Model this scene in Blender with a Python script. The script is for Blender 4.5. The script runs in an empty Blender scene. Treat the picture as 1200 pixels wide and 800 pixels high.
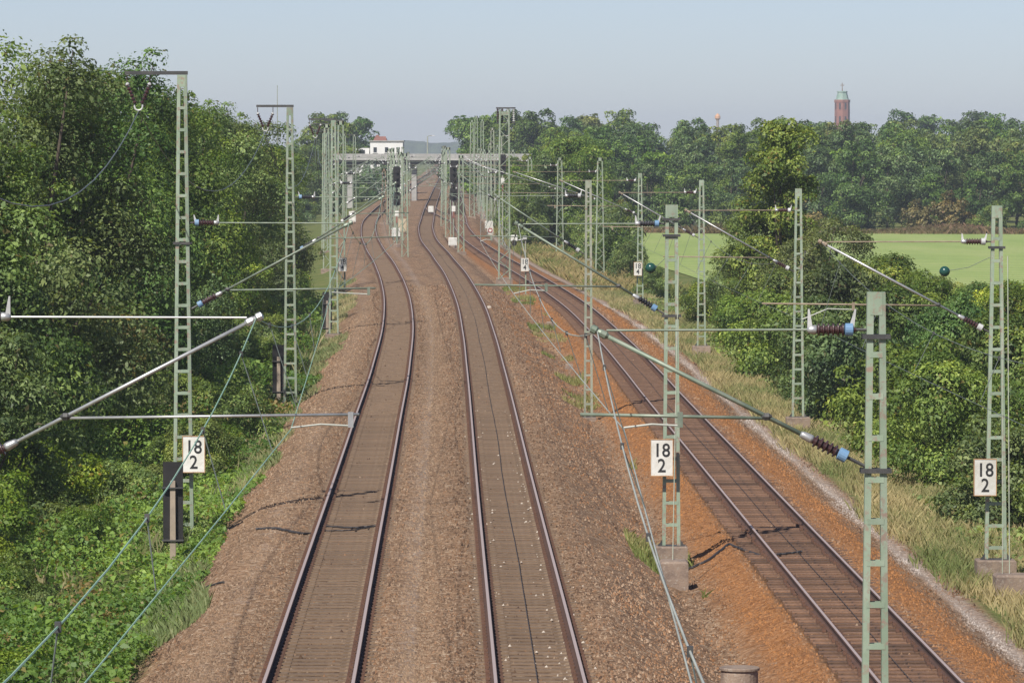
import bpy, math, random
import numpy as np
from mathutils import Vector

# ------------------------------------------------------------------ camera, sky, sun, exposure
sc = bpy.context.scene
col = sc.collection
CAM_H = 9.1                       # eye height above the rail heads of the two main tracks
FOC = 5750.0                      # focal length in photograph pixels (1200 wide)
HOR = 167.0                       # horizon row in the photograph
PITCH = math.atan((400 - HOR) / FOC)
cd = bpy.data.cameras.new('camera')
cd.sensor_width = 36.0
cd.lens = 36.0 * FOC / 1200.0
cd.clip_start = 0.5
cd.clip_end = 20000
cam = bpy.data.objects.new('camera', cd)
cam.location = (0, 0, CAM_H)
cam.rotation_euler = (math.pi / 2 - PITCH, 0, 0)
col.objects.link(cam)
sc.camera = cam

SUN_EL = math.radians(47)
SUN_AZ = math.radians(-153)       # compass angle from +Y towards +X: behind the camera, on its left
sun_vec = Vector((math.sin(SUN_AZ) * math.cos(SUN_EL), math.cos(SUN_AZ) * math.cos(SUN_EL), math.sin(SUN_EL)))
w = bpy.data.worlds.new('World')
sc.world = w
w.use_nodes = True
nt = w.node_tree
bg = nt.nodes['Background']
sky = nt.nodes.new('ShaderNodeTexSky')
sky.sky_type = 'NISHITA'
sky.sun_disc = False
sky.sun_elevation = SUN_EL
sky.sun_rotation = SUN_AZ
sky.altitude = 100
sky.air_density = 0.62
sky.dust_density = 0.45
sky.ozone_density = 2.0
tint = nt.nodes.new('ShaderNodeMix'); tint.data_type = 'RGBA'; tint.blend_type = 'MULTIPLY'; tint.inputs[0].default_value = 1
tint.inputs[7].default_value = (1.05, 0.985, 1.04, 1)      # milky summer air, even over the whole sky
nt.links.new(sky.outputs[0], tint.inputs[6])
nt.links.new(tint.outputs[2], bg.inputs[0])
bg.inputs[1].default_value = 0.083
sl = bpy.data.lights.new('sun', 'SUN')
sl.energy = 4.8
sl.angle = math.radians(0.53)
sl.color = (1.0, 0.95, 0.87)
so = bpy.data.objects.new('sun', sl)
so.rotation_euler = (-sun_vec).to_track_quat('-Z', 'Y').to_euler()
so.location = (-40, -20, 60)
col.objects.link(so)
sc.view_settings.view_transform = 'Standard'
sc.view_settings.look = 'None'
sc.view_settings.gamma = 1
sc.view_settings.exposure = 0.27
sc.cycles.use_denoising = True
sc.cycles.max_bounces = 8
sc.cycles.diffuse_bounces = 5
sc.cycles.glossy_bounces = 2
sc.cycles.transmission_bounces = 3
sc.cycles.transparent_max_bounces = 4
sc.cycles.volume_bounces = 0
sc.cycles.caustics_reflective = False
sc.cycles.caustics_refractive = False
sc.render.film_transparent = False

rng = np.random.default_rng(7)
random.seed(7)

# ------------------------------------------------------------------ helpers
def at(px, py, D):
    """world point at forward distance D that the photograph shows at pixel (px, py)"""
    cp, sp = math.cos(PITCH), math.sin(PITCH)
    a = (px - 600) / FOC
    b = -(py - 400) / FOC
    dx, dy, dz = a, cp + b * sp, -sp + b * cp
    k = D / dy
    return Vector((dx * k, D, CAM_H + dz * k))

def setp(o, label=None, cat=None, group=None, kind=None):
    if label: o['label'] = label
    if cat: o['category'] = cat
    if group: o['group'] = group
    if kind: o['kind'] = kind
    return o

def empty(name, loc, label, cat, group=None, rz=0):
    o = bpy.data.objects.new(name, None)
    o.empty_display_size = 0.3
    o.location = loc
    o.rotation_euler = (0, 0, rz)
    col.objects.link(o)
    return setp(o, label, cat, group)

def link(name, me, parent=None, loc=None):
    o = bpy.data.objects.new(name, me)
    col.objects.link(o)
    if parent is not None: o.parent = parent
    if loc is not None: o.location = loc
    return o

def nth(i):
    ones = ['', 'first', 'second', 'third', 'fourth', 'fifth', 'sixth', 'seventh', 'eighth', 'ninth', 'tenth', 'eleventh', 'twelfth', 'thirteenth', 'fourteenth', 'fifteenth', 'sixteenth', 'seventeenth', 'eighteenth', 'nineteenth']
    if i < 20: return ones[i]
    t = {2: ('twenty', 'twentieth'), 3: ('thirty', 'thirtieth'), 4: ('forty', 'fortieth'), 5: ('fifty', 'fiftieth'), 6: ('sixty', 'sixtieth')}[i // 10]
    return t[1] if i % 10 == 0 else t[0] + '-' + ones[i % 10]

class MB:
    def __init__(s, off=(0, 0, 0)):
        s.v = []; s.f = []; s.m = []; s.off = Vector(off); s.cur = 0
    def add(s, vs, fs):
        b = len(s.v)
        s.v += [tuple(Vector(p) - s.off) for p in vs]
        s.f += [tuple(i + b for i in f) for f in fs]
        s.m += [s.cur] * len(fs)
    def box(s, c, size):
        x, y, z = c; a, b, d = size[0] / 2, size[1] / 2, size[2] / 2
        s.add([(x-a,y-b,z-d),(x+a,y-b,z-d),(x+a,y+b,z-d),(x-a,y+b,z-d),(x-a,y-b,z+d),(x+a,y-b,z+d),(x+a,y+b,z+d),(x-a,y+b,z+d)],
              [(0,3,2,1),(4,5,6,7),(0,1,5,4),(1,2,6,5),(2,3,7,6),(3,0,4,7)])
        return s
    def hexa(s, lo, hi):
        """box between two 4-corner rings"""
        s.add(list(lo) + list(hi), [(0,3,2,1),(4,5,6,7),(0,1,5,4),(1,2,6,5),(2,3,7,6),(3,0,4,7)])
        return s
    def bevel_block(s, c, size, e=0.03):
        x, y, z = c; a, b, d = size[0] / 2, size[1] / 2, size[2]
        r = lambda a, b, zz: [(x-a,y-b,zz),(x+a,y-b,zz),(x+a,y+b,zz),(x-a,y+b,zz)]
        vs = r(a, b, z) + r(a, b, z + d - e) + r(a - e, b - e, z + d)
        fs = [(0,3,2,1)]
        for k in (0, 4):
            for i in range(4):
                j = (i + 1) % 4
                fs.append((k+i, k+j, k+4+j, k+4+i))
        fs.append((8, 9, 10, 11))
        s.add(vs, fs); return s
    def tube(s, p0, p1, r, n=8, r1=None):
        return s.path([p0, p1], [r, r if r1 is None else r1], n)
    def path(s, pts, r, n=6):
        pts = [Vector(p) for p in pts]
        if not isinstance(r, (list, tuple)): r = [r] * len(pts)
        vs, fs = [], []
        for i, p in enumerate(pts):
            t = (pts[min(i+1, len(pts)-1)] - pts[max(i-1, 0)])
            if t.length < 1e-9: t = Vector((0, 0, 1))
            t.normalize()
            u = t.cross(Vector((0, 0, 1)))
            if u.length < 1e-3: u = t.cross(Vector((0, 1, 0)))
            u.normalize(); vv = u.cross(t)
            for k in range(n):
                a = 2 * math.pi * k / n
                vs.append(p + (u * math.cos(a) + vv * math.sin(a)) * r[i])
        for i in range(len(pts) - 1):
            for k in range(n):
                k2 = (k + 1) % n
                fs.append((i*n+k, i*n+k2, (i+1)*n+k2, (i+1)*n+k))
        fs.append(tuple(range(n))[::-1]); fs.append(tuple((len(pts)-1)*n + k for k in range(n)))
        s.add(vs, fs); return s
    def lathe(s, p0, p1, prof, n=10):
        """prof: list of (t, radius) along the axis p0-p1"""
        p0, p1 = Vector(p0), Vector(p1)
        return s.path2([p0.lerp(p1, t) for t, _ in prof], [q for _, q in prof], p1 - p0, n)
    def path2(s, pts, rad, axis, n):
        t = axis.normalized(); u = t.cross(Vector((0, 0, 1)))
        if u.length < 1e-3: u = Vector((1, 0, 0))
        u.normalize(); vv = u.cross(t); vs, fs = [], []
        for p, r in zip(pts, rad):
            for k in range(n):
                a = 2 * math.pi * k / n
                vs.append(p + (u * math.cos(a) + vv * math.sin(a)) * r)
        for i in range(len(pts) - 1):
            for k in range(n):
                k2 = (k + 1) % n
                fs.append((i*n+k, i*n+k2, (i+1)*n+k2, (i+1)*n+k))
        fs.append(tuple(range(n))[::-1]); fs.append(tuple((len(pts)-1)*n + k for k in range(n)))
        s.add(vs, fs); return s
    def mesh(s, name, mats, smooth=False):
        me = bpy.data.meshes.new(name)
        me.from_pydata(s.v, [], s.f)
        mats = mats if isinstance(mats, (list, tuple)) else [mats]
        for m in mats: me.materials.append(m)
        if len(mats) > 1: me.polygons.foreach_set('material_index', s.m)
        if smooth: me.polygons.foreach_set('use_smooth', [True] * len(me.polygons))
        me.update()
        return me
    def build(s, name, mats, parent=None, smooth=False, loc=None):
        return link(name, s.mesh(name, mats, smooth), parent, loc)

def at_off(e):
    return MB(e.location)

# ------------------------------------------------------------------ materials
def newmat(name):
    m = bpy.data.materials.new(name); m.use_nodes = True
    return m, m.node_tree, m.node_tree.nodes['Principled BSDF']

def N(nt, typ, **kw):
    n = nt.nodes.new(typ)
    for k, v in kw.items():
        if k.startswith('i_'): n.inputs[k[2:].replace('_', ' ')].default_value = v
        else: setattr(n, k, v)
    return n

def mixc(nt, fac, a, b, typ='MIX'):
    n = nt.nodes.new('ShaderNodeMix'); n.data_type = 'RGBA'; n.blend_type = typ
    for sock, val in ((n.inputs[0], fac), (n.inputs[6], a), (n.inputs[7], b)):
        if hasattr(val, 'is_output'): nt.links.new(val, sock)
        elif isinstance(val, (int, float)): sock.default_value = val
        else: sock.default_value = (*val, 1)
    return n.outputs[2]

def ramp(nt, src, stops):
    r = nt.nodes.new('ShaderNodeValToRGB')
    els = r.color_ramp.elements
    while len(els) < len(stops): els.new(0.5)
    for e, (p, c) in zip(els, stops):
        e.position = p; e.color = (*c, 1) if len(c) == 3 else c
    nt.links.new(src, r.inputs[0])
    return r.outputs[0]

def worn(name, c, c2, scale=3.0, rough=0.6, metal=0.0, bump=0.0, c3=None, lo=0.42, hi=0.62, var=0.12, p3=0.55):
    """paint or stone with blotches of a second colour and fine grain"""
    m, nt, p = newmat(name)
    tc = N(nt, 'ShaderNodeTexCoord')
    n1 = N(nt, 'ShaderNodeTexNoise', i_Scale=scale, i_Detail=6, i_Roughness=0.65)
    nt.links.new(tc.outputs['Object'], n1.inputs['Vector'])
    f = ramp(nt, n1.outputs['Fac'], [(lo, (0, 0, 0)), (hi, (1, 1, 1))])
    cc = mixc(nt, f, c, c2)
    if c3:
        n2 = N(nt, 'ShaderNodeTexNoise', i_Scale=scale * 5, i_Detail=4, i_Roughness=0.7)
        nt.links.new(tc.outputs['Object'], n2.inputs['Vector'])
        f2 = ramp(nt, n2.outputs['Fac'], [(p3, (0, 0, 0)), (p3 + 0.13, (1, 1, 1))])
        cc = mixc(nt, f2, cc, c3)
    oi = N(nt, 'ShaderNodeObjectInfo')
    hs = N(nt, 'ShaderNodeHueSaturation')
    mr = N(nt, 'ShaderNodeMapRange'); mr.inputs[3].default_value = 1 - var; mr.inputs[4].default_value = 1 + var
    nt.links.new(oi.outputs['Random'], mr.inputs[0]); nt.links.new(mr.outputs[0], hs.inputs['Value'])
    nt.links.new(cc, hs.inputs['Color'])
    nt.links.new(hs.outputs[0], p.inputs['Base Color'])
    p.inputs['Roughness'].default_value = rough
    p.inputs['Metallic'].default_value = metal
    if bump:
        b = N(nt, 'ShaderNodeBump', i_Strength=bump, i_Distance=0.02)
        n3 = N(nt, 'ShaderNodeTexNoise', i_Scale=scale * 12, i_Detail=3)
        nt.links.new(tc.outputs['Object'], n3.inputs['Vector'])
        nt.links.new(n3.outputs['Fac'], b.inputs['Height']); nt.links.new(b.outputs[0], p.inputs['Normal'])
    return m

M = {}
M['mast'] = worn('mast_paint', (0.225, 0.290, 0.205), (0.29, 0.345, 0.26), 1.6, 0.6, c3=(0.27, 0.20, 0.155), p3=0.52)
M['mast_dull'] = worn('mast_paint_faded', (0.25, 0.29, 0.21), (0.33, 0.32, 0.26), 1.6, 0.7, c3=(0.22, 0.16, 0.12))
M['rustmast'] = worn('rusty_mast', (0.24, 0.17, 0.11), (0.20, 0.14, 0.09), 1.6, 0.8)
M['green_tube'] = worn('patinated_tube', (0.16, 0.20, 0.15), (0.24, 0.27, 0.21), 3.0, 0.5, 0.2)
M['silver'] = worn('galvanised_tube', (0.50, 0.50, 0.49), (0.40, 0.40, 0.40), 4.0, 0.38, 0.55)
M['rust_tube'] = worn('rusty_tube', (0.26, 0.20, 0.14), (0.34, 0.27, 0.19), 4.0, 0.6)
M['insul'] = worn('brown_porcelain', (0.045, 0.020, 0.020), (0.065, 0.030, 0.028), 6, 0.35)
M['black_insul'] = worn('dark_composite', (0.02, 0.02, 0.022), (0.035, 0.035, 0.04), 6, 0.35)
M['blue'] = worn('blue_cap', (0.14, 0.26, 0.42), (0.18, 0.28, 0.40), 5, 0.5)
M['white'] = worn('white_enamel', (0.68, 0.67, 0.62), (0.56, 0.54, 0.48), 3, 0.5, c3=(0.50, 0.45, 0.37), p3=0.60)
M['horn'] = worn('pale_horn', (0.52, 0.52, 0.51), (0.42, 0.42, 0.41), 6, 0.5)
M['dark_steel'] = worn('dark_steel', (0.045, 0.045, 0.045), (0.08, 0.075, 0.07), 4, 0.55)
M['black'] = worn('black_panel', (0.010, 0.009, 0.009), (0.020, 0.017, 0.016), 2, 0.6)
M['ink'] = worn('black_ink', (0.018, 0.018, 0.018), (0.03, 0.03, 0.03), 3, 0.6)
M['red'] = worn('red_enamel', (0.36, 0.04, 0.035), (0.30, 0.04, 0.035), 3, 0.5)
M['signrust'] = worn('rusty_edge', (0.45, 0.27, 0.13), (0.30, 0.16, 0.08), 9, 0.8)
M['concrete'] = worn('weathered_concrete', (0.27, 0.20, 0.15), (0.17, 0.125, 0.10), 2.2, 0.9, bump=0.5, c3=(0.33, 0.28, 0.23))
M['bridge_conc'] = worn('bridge_concrete', (0.42, 0.41, 0.38), (0.33, 0.32, 0.30), 0.3, 0.9, c3=(0.47, 0.46, 0.43))
M['bridge_dark'] = worn('bridge_girder', (0.06, 0.05, 0.05), (0.09, 0.08, 0.075), 0.3, 0.8)
M['post'] = worn('pale_post', (0.36, 0.29, 0.22), (0.27, 0.22, 0.17), 3, 0.85)
M['sleeper'] = worn('brown_concrete_sleeper', (0.190, 0.128, 0.082), (0.145, 0.097, 0.062), 2.2, 0.95, bump=0.4, c3=(0.24, 0.175, 0.12))
M['wood'] = worn('dark_timber_sleeper', (0.125, 0.068, 0.040), (0.175, 0.098, 0.058), 3.5, 0.9, bump=0.6, c3=(0.050, 0.032, 0.026), var=0.42)
M['clip'] = worn('rusty_fastening', (0.135, 0.066, 0.040), (0.09, 0.048, 0.033), 8, 0.8)
M['rail_side'] = worn('rusty_rail', (0.090, 0.044, 0.030), (0.065, 0.034, 0.025), 1.5, 0.95)
M['cable'] = worn('dark_cable', (0.030, 0.026, 0.028), (0.05, 0.045, 0.045), 4, 0.7)
M['wire_green'] = worn('green_copper_wire', (0.22, 0.37, 0.25), (0.28, 0.40, 0.31), 1.0, 0.55)
M['wire_pale'] = worn('pale_wire', (0.38, 0.39, 0.34), (0.30, 0.31, 0.27), 1.0, 0.5)
M['wire_dark'] = worn('dark_wire', (0.13, 0.15, 0.14), (0.17, 0.19, 0.18), 1.0, 0.5)
M['bark'] = worn('bark', (0.09, 0.07, 0.05), (0.06, 0.045, 0.035), 4, 0.95, bump=0.8)
M['brick'] = worn('red_brick_tower', (0.30, 0.13, 0.095), (0.25, 0.105, 0.08), 0.5, 0.9)
M['copper'] = worn('green_copper_roof', (0.22, 0.33, 0.27), (0.28, 0.36, 0.30), 0.6, 0.7)
M['glass'] = worn('window_glass', (0.03, 0.035, 0.04), (0.05, 0.055, 0.06), 0.5, 0.15)
M['housewhite'] = worn('white_render', (0.80, 0.79, 0.76), (0.74, 0.73, 0.70), 0.4, 0.8)
M['rooftile'] = worn('red_roof_tiles', (0.25, 0.11, 0.08), (0.20, 0.09, 0.07), 0.6, 0.9)
M['orange'] = worn('orange_paint', (0.55, 0.30, 0.16), (0.50, 0.28, 0.16), 0.5, 0.6)
M['beige'] = worn('beige_cabinet', (0.50, 0.41, 0.27), (0.44, 0.36, 0.25), 1.5, 0.7)
M['greenball'] = worn('dark_green_ball', (0.012, 0.060, 0.045), (0.02, 0.075, 0.06), 4, 0.25)
M['chip'] = worn('pale_stone', (0.55, 0.48, 0.40), (0.42, 0.36, 0.30), 9, 0.9)

m, nt_, p = newmat('polished_rail_head')
p.inputs['Base Color'].default_value = (0.36, 0.29, 0.27, 1); p.inputs['Metallic'].default_value = 0.0; p.inputs['Roughness'].default_value = 0.6
M['rail_top'] = m

def stone_nodes(nt, scale):
    """per-stone random value, per-stone bump and coordinates of crushed stone"""
    geo = N(nt, 'ShaderNodeNewGeometry')
    vo = N(nt, 'ShaderNodeTexVoronoi', i_Scale=scale); vo.feature = 'F1'
    wob = N(nt, 'ShaderNodeTexNoise', i_Scale=scale * 0.7, i_Detail=2)
    nt.links.new(geo.outputs['Position'], wob.inputs['Vector'])
    va = N(nt, 'ShaderNodeVectorMath', operation='MULTIPLY_ADD')
    nt.links.new(wob.outputs['Color'], va.inputs[0]); va.inputs[1].default_value = (0.06, 0.06, 0.06)
    nt.links.new(geo.outputs['Position'], va.inputs[2])
    nt.links.new(va.outputs[0], vo.inputs['Vector'])
    return geo, vo

def ground_material():
    m, nt, p = newmat('ballast_and_soil')
    geo, vo = stone_nodes(nt, 11.0)
    sep = N(nt, 'ShaderNodeSeparateColor'); nt.links.new(vo.outputs['Color'], sep.inputs[0])
    stone = ramp(nt, sep.outputs[0], [(0.0, (0.078, 0.046, 0.028)), (0.22, (0.158, 0.095, 0.055)), (0.55, (0.23, 0.142, 0.083)),
                                      (0.8, (0.28, 0.180, 0.110)), (0.94, (0.355, 0.25, 0.165)), (1.0, (0.47, 0.37, 0.27))])
    # dust and grime that drifts along the line
    mp = N(nt, 'ShaderNodeMapping'); mp.inputs['Scale'].default_value = (0.9, 0.12, 0.9)
    nt.links.new(geo.outputs['Position'], mp.inputs[0])
    big = N(nt, 'ShaderNodeTexNoise', i_Scale=1.0, i_Detail=6, i_Roughness=0.6); nt.links.new(mp.outputs[0], big.inputs['Vector'])
    fb = ramp(nt, big.outputs['Fac'], [(0.30, (0.80, 0.80, 0.81)), (0.5, (0.98, 0.98, 0.97)), (0.72, (1.18, 1.15, 1.10))])
    c = mixc(nt, 1.0, stone, fb, 'MULTIPLY')
    at_ = N(nt, 'ShaderNodeVertexColor', layer_name='Zone'); zs = N(nt, 'ShaderNodeSeparateColor'); nt.links.new(at_.outputs['Color'], zs.inputs[0])
    fine = N(nt, 'ShaderNodeTexNoise', i_Scale=2.2, i_Detail=8, i_Roughness=0.72); nt.links.new(geo.outputs['Position'], fine.inputs['Vector'])
    def weight(sock, lo, hi, amp):
        a = N(nt, 'ShaderNodeMath', operation='MULTIPLY_ADD'); nt.links.new(fine.outputs['Fac'], a.inputs[0]); a.inputs[1].default_value = amp
        b = N(nt, 'ShaderNodeMath', operation='ADD'); nt.links.new(sock, b.inputs[0])
        a.inputs[2].default_value = -amp * 0.5; nt.links.new(a.outputs[0], b.inputs[1])
        mr = N(nt, 'ShaderNodeMapRange'); mr.inputs[1].default_value = lo; mr.inputs[2].default_value = hi; nt.links.new(b.outputs[0], mr.inputs[0])
        return mr.outputs[0]
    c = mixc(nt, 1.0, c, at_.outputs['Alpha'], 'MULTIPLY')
    rust = ramp(nt, sep.outputs[1], [(0.0, (0.14, 0.060, 0.024)), (0.5, (0.27, 0.118, 0.042)), (1.0, (0.35, 0.175, 0.075))])
    c = mixc(nt, weight(zs.outputs[0], 0.25, 0.95, 1.1), c, rust)
    pale = ramp(nt, sep.outputs[2], [(0.0, (0.24, 0.19, 0.155)), (0.5, (0.35, 0.29, 0.25)), (1.0, (0.50, 0.45, 0.41))])
    c = mixc(nt, weight(zs.outputs[2], 0.30, 0.9, 0.9), c, pale)
    gr = N(nt, 'ShaderNodeTexNoise', i_Scale=0.7, i_Detail=8, i_Roughness=0.75); nt.links.new(geo.outputs['Position'], gr.inputs['Vector'])
    grass = ramp(nt, gr.outputs['Fac'], [(0.3, (0.06, 0.085, 0.022)), (0.45, (0.10, 0.135, 0.032)), (0.6, (0.17, 0.165, 0.06)), (0.75, (0.26, 0.21, 0.10))])
    c = mixc(nt, weight(zs.outputs[1], 0.35, 0.75, 0.9), c, grass)
    nt.links.new(c, p.inputs['Base Color']); p.inputs['Roughness'].default_value = 0.95
    p.inputs['Specular IOR Level'].default_value = 0.15
    inv = N(nt, 'ShaderNodeMath', operation='SUBTRACT'); inv.inputs[0].default_value = 1.0; nt.links.new(vo.outputs['Distance'], inv.inputs[1])
    add = N(nt, 'ShaderNodeMath', operation='ADD'); nt.links.new(inv.outputs[0], add.inputs[0]); nt.links.new(sep.outputs[0], add.inputs[1])
    b = N(nt, 'ShaderNodeBump', i_Strength=0.6, i_Distance=0.03)
    nt.links.new(add.outputs[0], b.inputs['Height']); nt.links.new(b.outputs[0], p.inputs['Normal'])
    return m
M['ground'] = ground_material()

def field_material():
    m, nt, p = newmat('green_crop')
    geo = N(nt, 'ShaderNodeNewGeometry')
    mp = N(nt, 'ShaderNodeMapping'); mp.inputs['Scale'].default_value = (1.0, 0.2, 1.0); nt.links.new(geo.outputs['Position'], mp.inputs[0])
    n = N(nt, 'ShaderNodeTexNoise', i_Scale=0.12, i_Detail=9, i_Roughness=0.7); nt.links.new(mp.outputs[0], n.inputs['Vector'])
    c = ramp(nt, n.outputs['Fac'], [(0.3, (0.215, 0.305, 0.070)), (0.5, (0.275, 0.355, 0.095)), (0.7, (0.34, 0.385, 0.135))])
    wv = N(nt, 'ShaderNodeTexWave', i_Scale=0.055, i_Distortion=0.6, i_Detail=1.0); wv.bands_direction = 'X'
    mr_ = N(nt, 'ShaderNodeMapping'); mr_.inputs['Rotation'].default_value = (0, 0, 1.35); nt.links.new(geo.outputs['Position'], mr_.inputs[0]); nt.links.new(mr_.outputs[0], wv.inputs['Vector'])
    c = mixc(nt, ramp(nt, wv.outputs['Fac'], [(0.0, (1, 1, 1)), (0.12, (0, 0, 0))]), c, (0.15, 0.19, 0.06))
    nt.links.new(c, p.inputs['Base Color']); p.inputs['Roughness'].default_value = 0.9
    b = N(nt, 'ShaderNodeBump', i_Strength=0.6, i_Distance=0.3)
    n2 = N(nt, 'ShaderNodeTexNoise', i_Scale=3, i_Detail=4); nt.links.new(geo.outputs['Position'], n2.inputs['Vector'])
    nt.links.new(n2.outputs['Fac'], b.inputs['Height']); nt.links.new(b.outputs[0], p.inputs['Normal'])
    return m
M['field'] = field_material()

def leaf_material(name, tint, trans=0.42, var=0.10, gloss=0.35):
    m, nt, p = newmat(name)
    vc = N(nt, 'ShaderNodeVertexColor', layer_name='Col')
    oi = N(nt, 'ShaderNodeObjectInfo')
    base = mixc(nt, 1.0, vc.outputs['Color'], tint, 'MULTIPLY')
    hs = N(nt, 'ShaderNodeHueSaturation')
    def rnd(lo, hi, k):
        fr = N(nt, 'ShaderNodeMath', operation='MULTIPLY'); nt.links.new(oi.outputs['Random'], fr.inputs[0]); fr.inputs[1].default_value = k
        f2 = N(nt, 'ShaderNodeMath', operation='FRACT'); nt.links.new(fr.outputs[0], f2.inputs[0])
        mr = N(nt, 'ShaderNodeMapRange'); mr.inputs[3].default_value = lo; mr.inputs[4].default_value = hi; nt.links.new(f2.outputs[0], mr.inputs[0])
        return mr.outputs[0]
    nt.links.new(rnd(0.5 - 0.010, 0.5 + 0.014, 7.31), hs.inputs['Hue'])
    nt.links.new(rnd(0.82, 1.12, 3.17), hs.inputs['Saturation'])
    nt.links.new(rnd(1 - var * 2.2, 1 + var * 2.2, 11.7), hs.inputs['Value'])
    nt.links.new(base, hs.inputs['Color'])
    p.inputs['Roughness'].default_value = 0.5
    p.inputs['Specular IOR Level'].default_value = gloss
    nt.links.new(hs.outputs[0], p.inputs['Base Color'])
    tr = N(nt, 'ShaderNodeBsdfTranslucent')
    tcol = mixc(nt, 1.0, hs.outputs[0], (1.25, 1.2, 0.5), 'MULTIPLY'); nt.links.new(tcol, tr.inputs['Color'])
    ms = N(nt, 'ShaderNodeMixShader'); ms.inputs[0].default_value = trans
    nt.links.new(p.outputs[0], ms.inputs[1]); nt.links.new(tr.outputs[0], ms.inputs[2])
    out = [n for n in nt.nodes if n.type == 'OUTPUT_MATERIAL'][0]
    nt.links.new(ms.outputs[0], out.inputs['Surface'])
    return m
M['leaf'] = leaf_material('leaf_mid_green', (1, 1, 1))
M['leaf_dark'] = leaf_material('leaf_dark_green', (0.66, 0.76, 0.80), 0.3)
M['leaf_light'] = leaf_material('leaf_light_green', (1.30, 1.18, 0.98), 0.4)
M['leaf_olive'] = leaf_material('leaf_olive', (1.12, 1.0, 0.9), 0.38)
M['leaf_brown'] = leaf_material('leaf_reddish_brown', (1.25, 0.72, 0.80), 0.3)
M['leaf_poplar'] = leaf_material('leaf_poplar', (1.38, 1.16, 1.15), 0.4)
M['grass'] = leaf_material('grass_blades', (1, 1, 1), 0.4, gloss=0.2)

# ------------------------------------------------------------------ where the tracks run (Y forward, X to the right, rail head 0 on the main tracks)
T1 = [(40,-3.0),(82.6,-3.44),(98,-3.64),(157,-4.38),(199,-4.92),(245,-5.70),(286,-6.70),(321,-7.80),(366,-9.45),(425,-11.9),(484,-14.1),(562,-16.35),(630,-17.5),(716,-18.6),(857,-20.0),(1046,-21.4),(1307,-23.0),(2200,-31)]
T2 = [(40,1.05),(82.6,0.48),(121,-0.05),(199,-1.08),(232,-1.55),(278,-2.35),(337,-3.80),(393,-5.57),(463,-7.85),(518,-9.1),(600,-10.3),(670,-11.25),(830,-13.1),(1137,-16.6),(1307,-18.5),(2200,-27)]
T3 = [(40,8.15),(89,7.45),(98.3,7.31),(119,6.99),(151,6.50),(192,5.87),(210,5.62),(245,5.02),(290,3.95),(315,3.05),(352,1.40),(406,-1.25),(471,-3.9),(518,-5.2),(594,-6.4),(716,-7.9),(830,-9.3),(1137,-12.6),(1307,-14.4),(2200,-23)]
Z3 = [(0,-0.7),(220,-0.7),(300,-0.6),(406,-0.3),(520,0.0),(3000,0.0)]
def curve(pts):
    ys = np.array([p[0] for p in pts], float); xs = np.array([p[1] for p in pts], float)
    d = np.gradient(xs, ys)
    # limited, smoothed slopes
    d = np.convolve(np.pad(d, 1, 'edge'), [0.25, 0.5, 0.25], 'valid')
    def f(y):
        y = np.clip(np.asarray(y, float), ys[0], ys[-1])
        i = np.clip(np.searchsorted(ys, y) - 1, 0, len(ys) - 2)
        h = ys[i+1] - ys[i]; t = (y - ys[i]) / h
        return ((2*t**3-3*t**2+1)*xs[i] + (t**3-2*t**2+t)*h*d[i] + (-2*t**3+3*t**2)*xs[i+1] + (t**3-t**2)*h*d[i+1])
    return f
c1, c2, c3, z3 = curve(T1), curve(T2), curve(T3), curve(Z3)
def x1(y): return float(c1(y))
def x2(y): return float(c2(y))
def x3(y): return float(c3(y))

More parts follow.
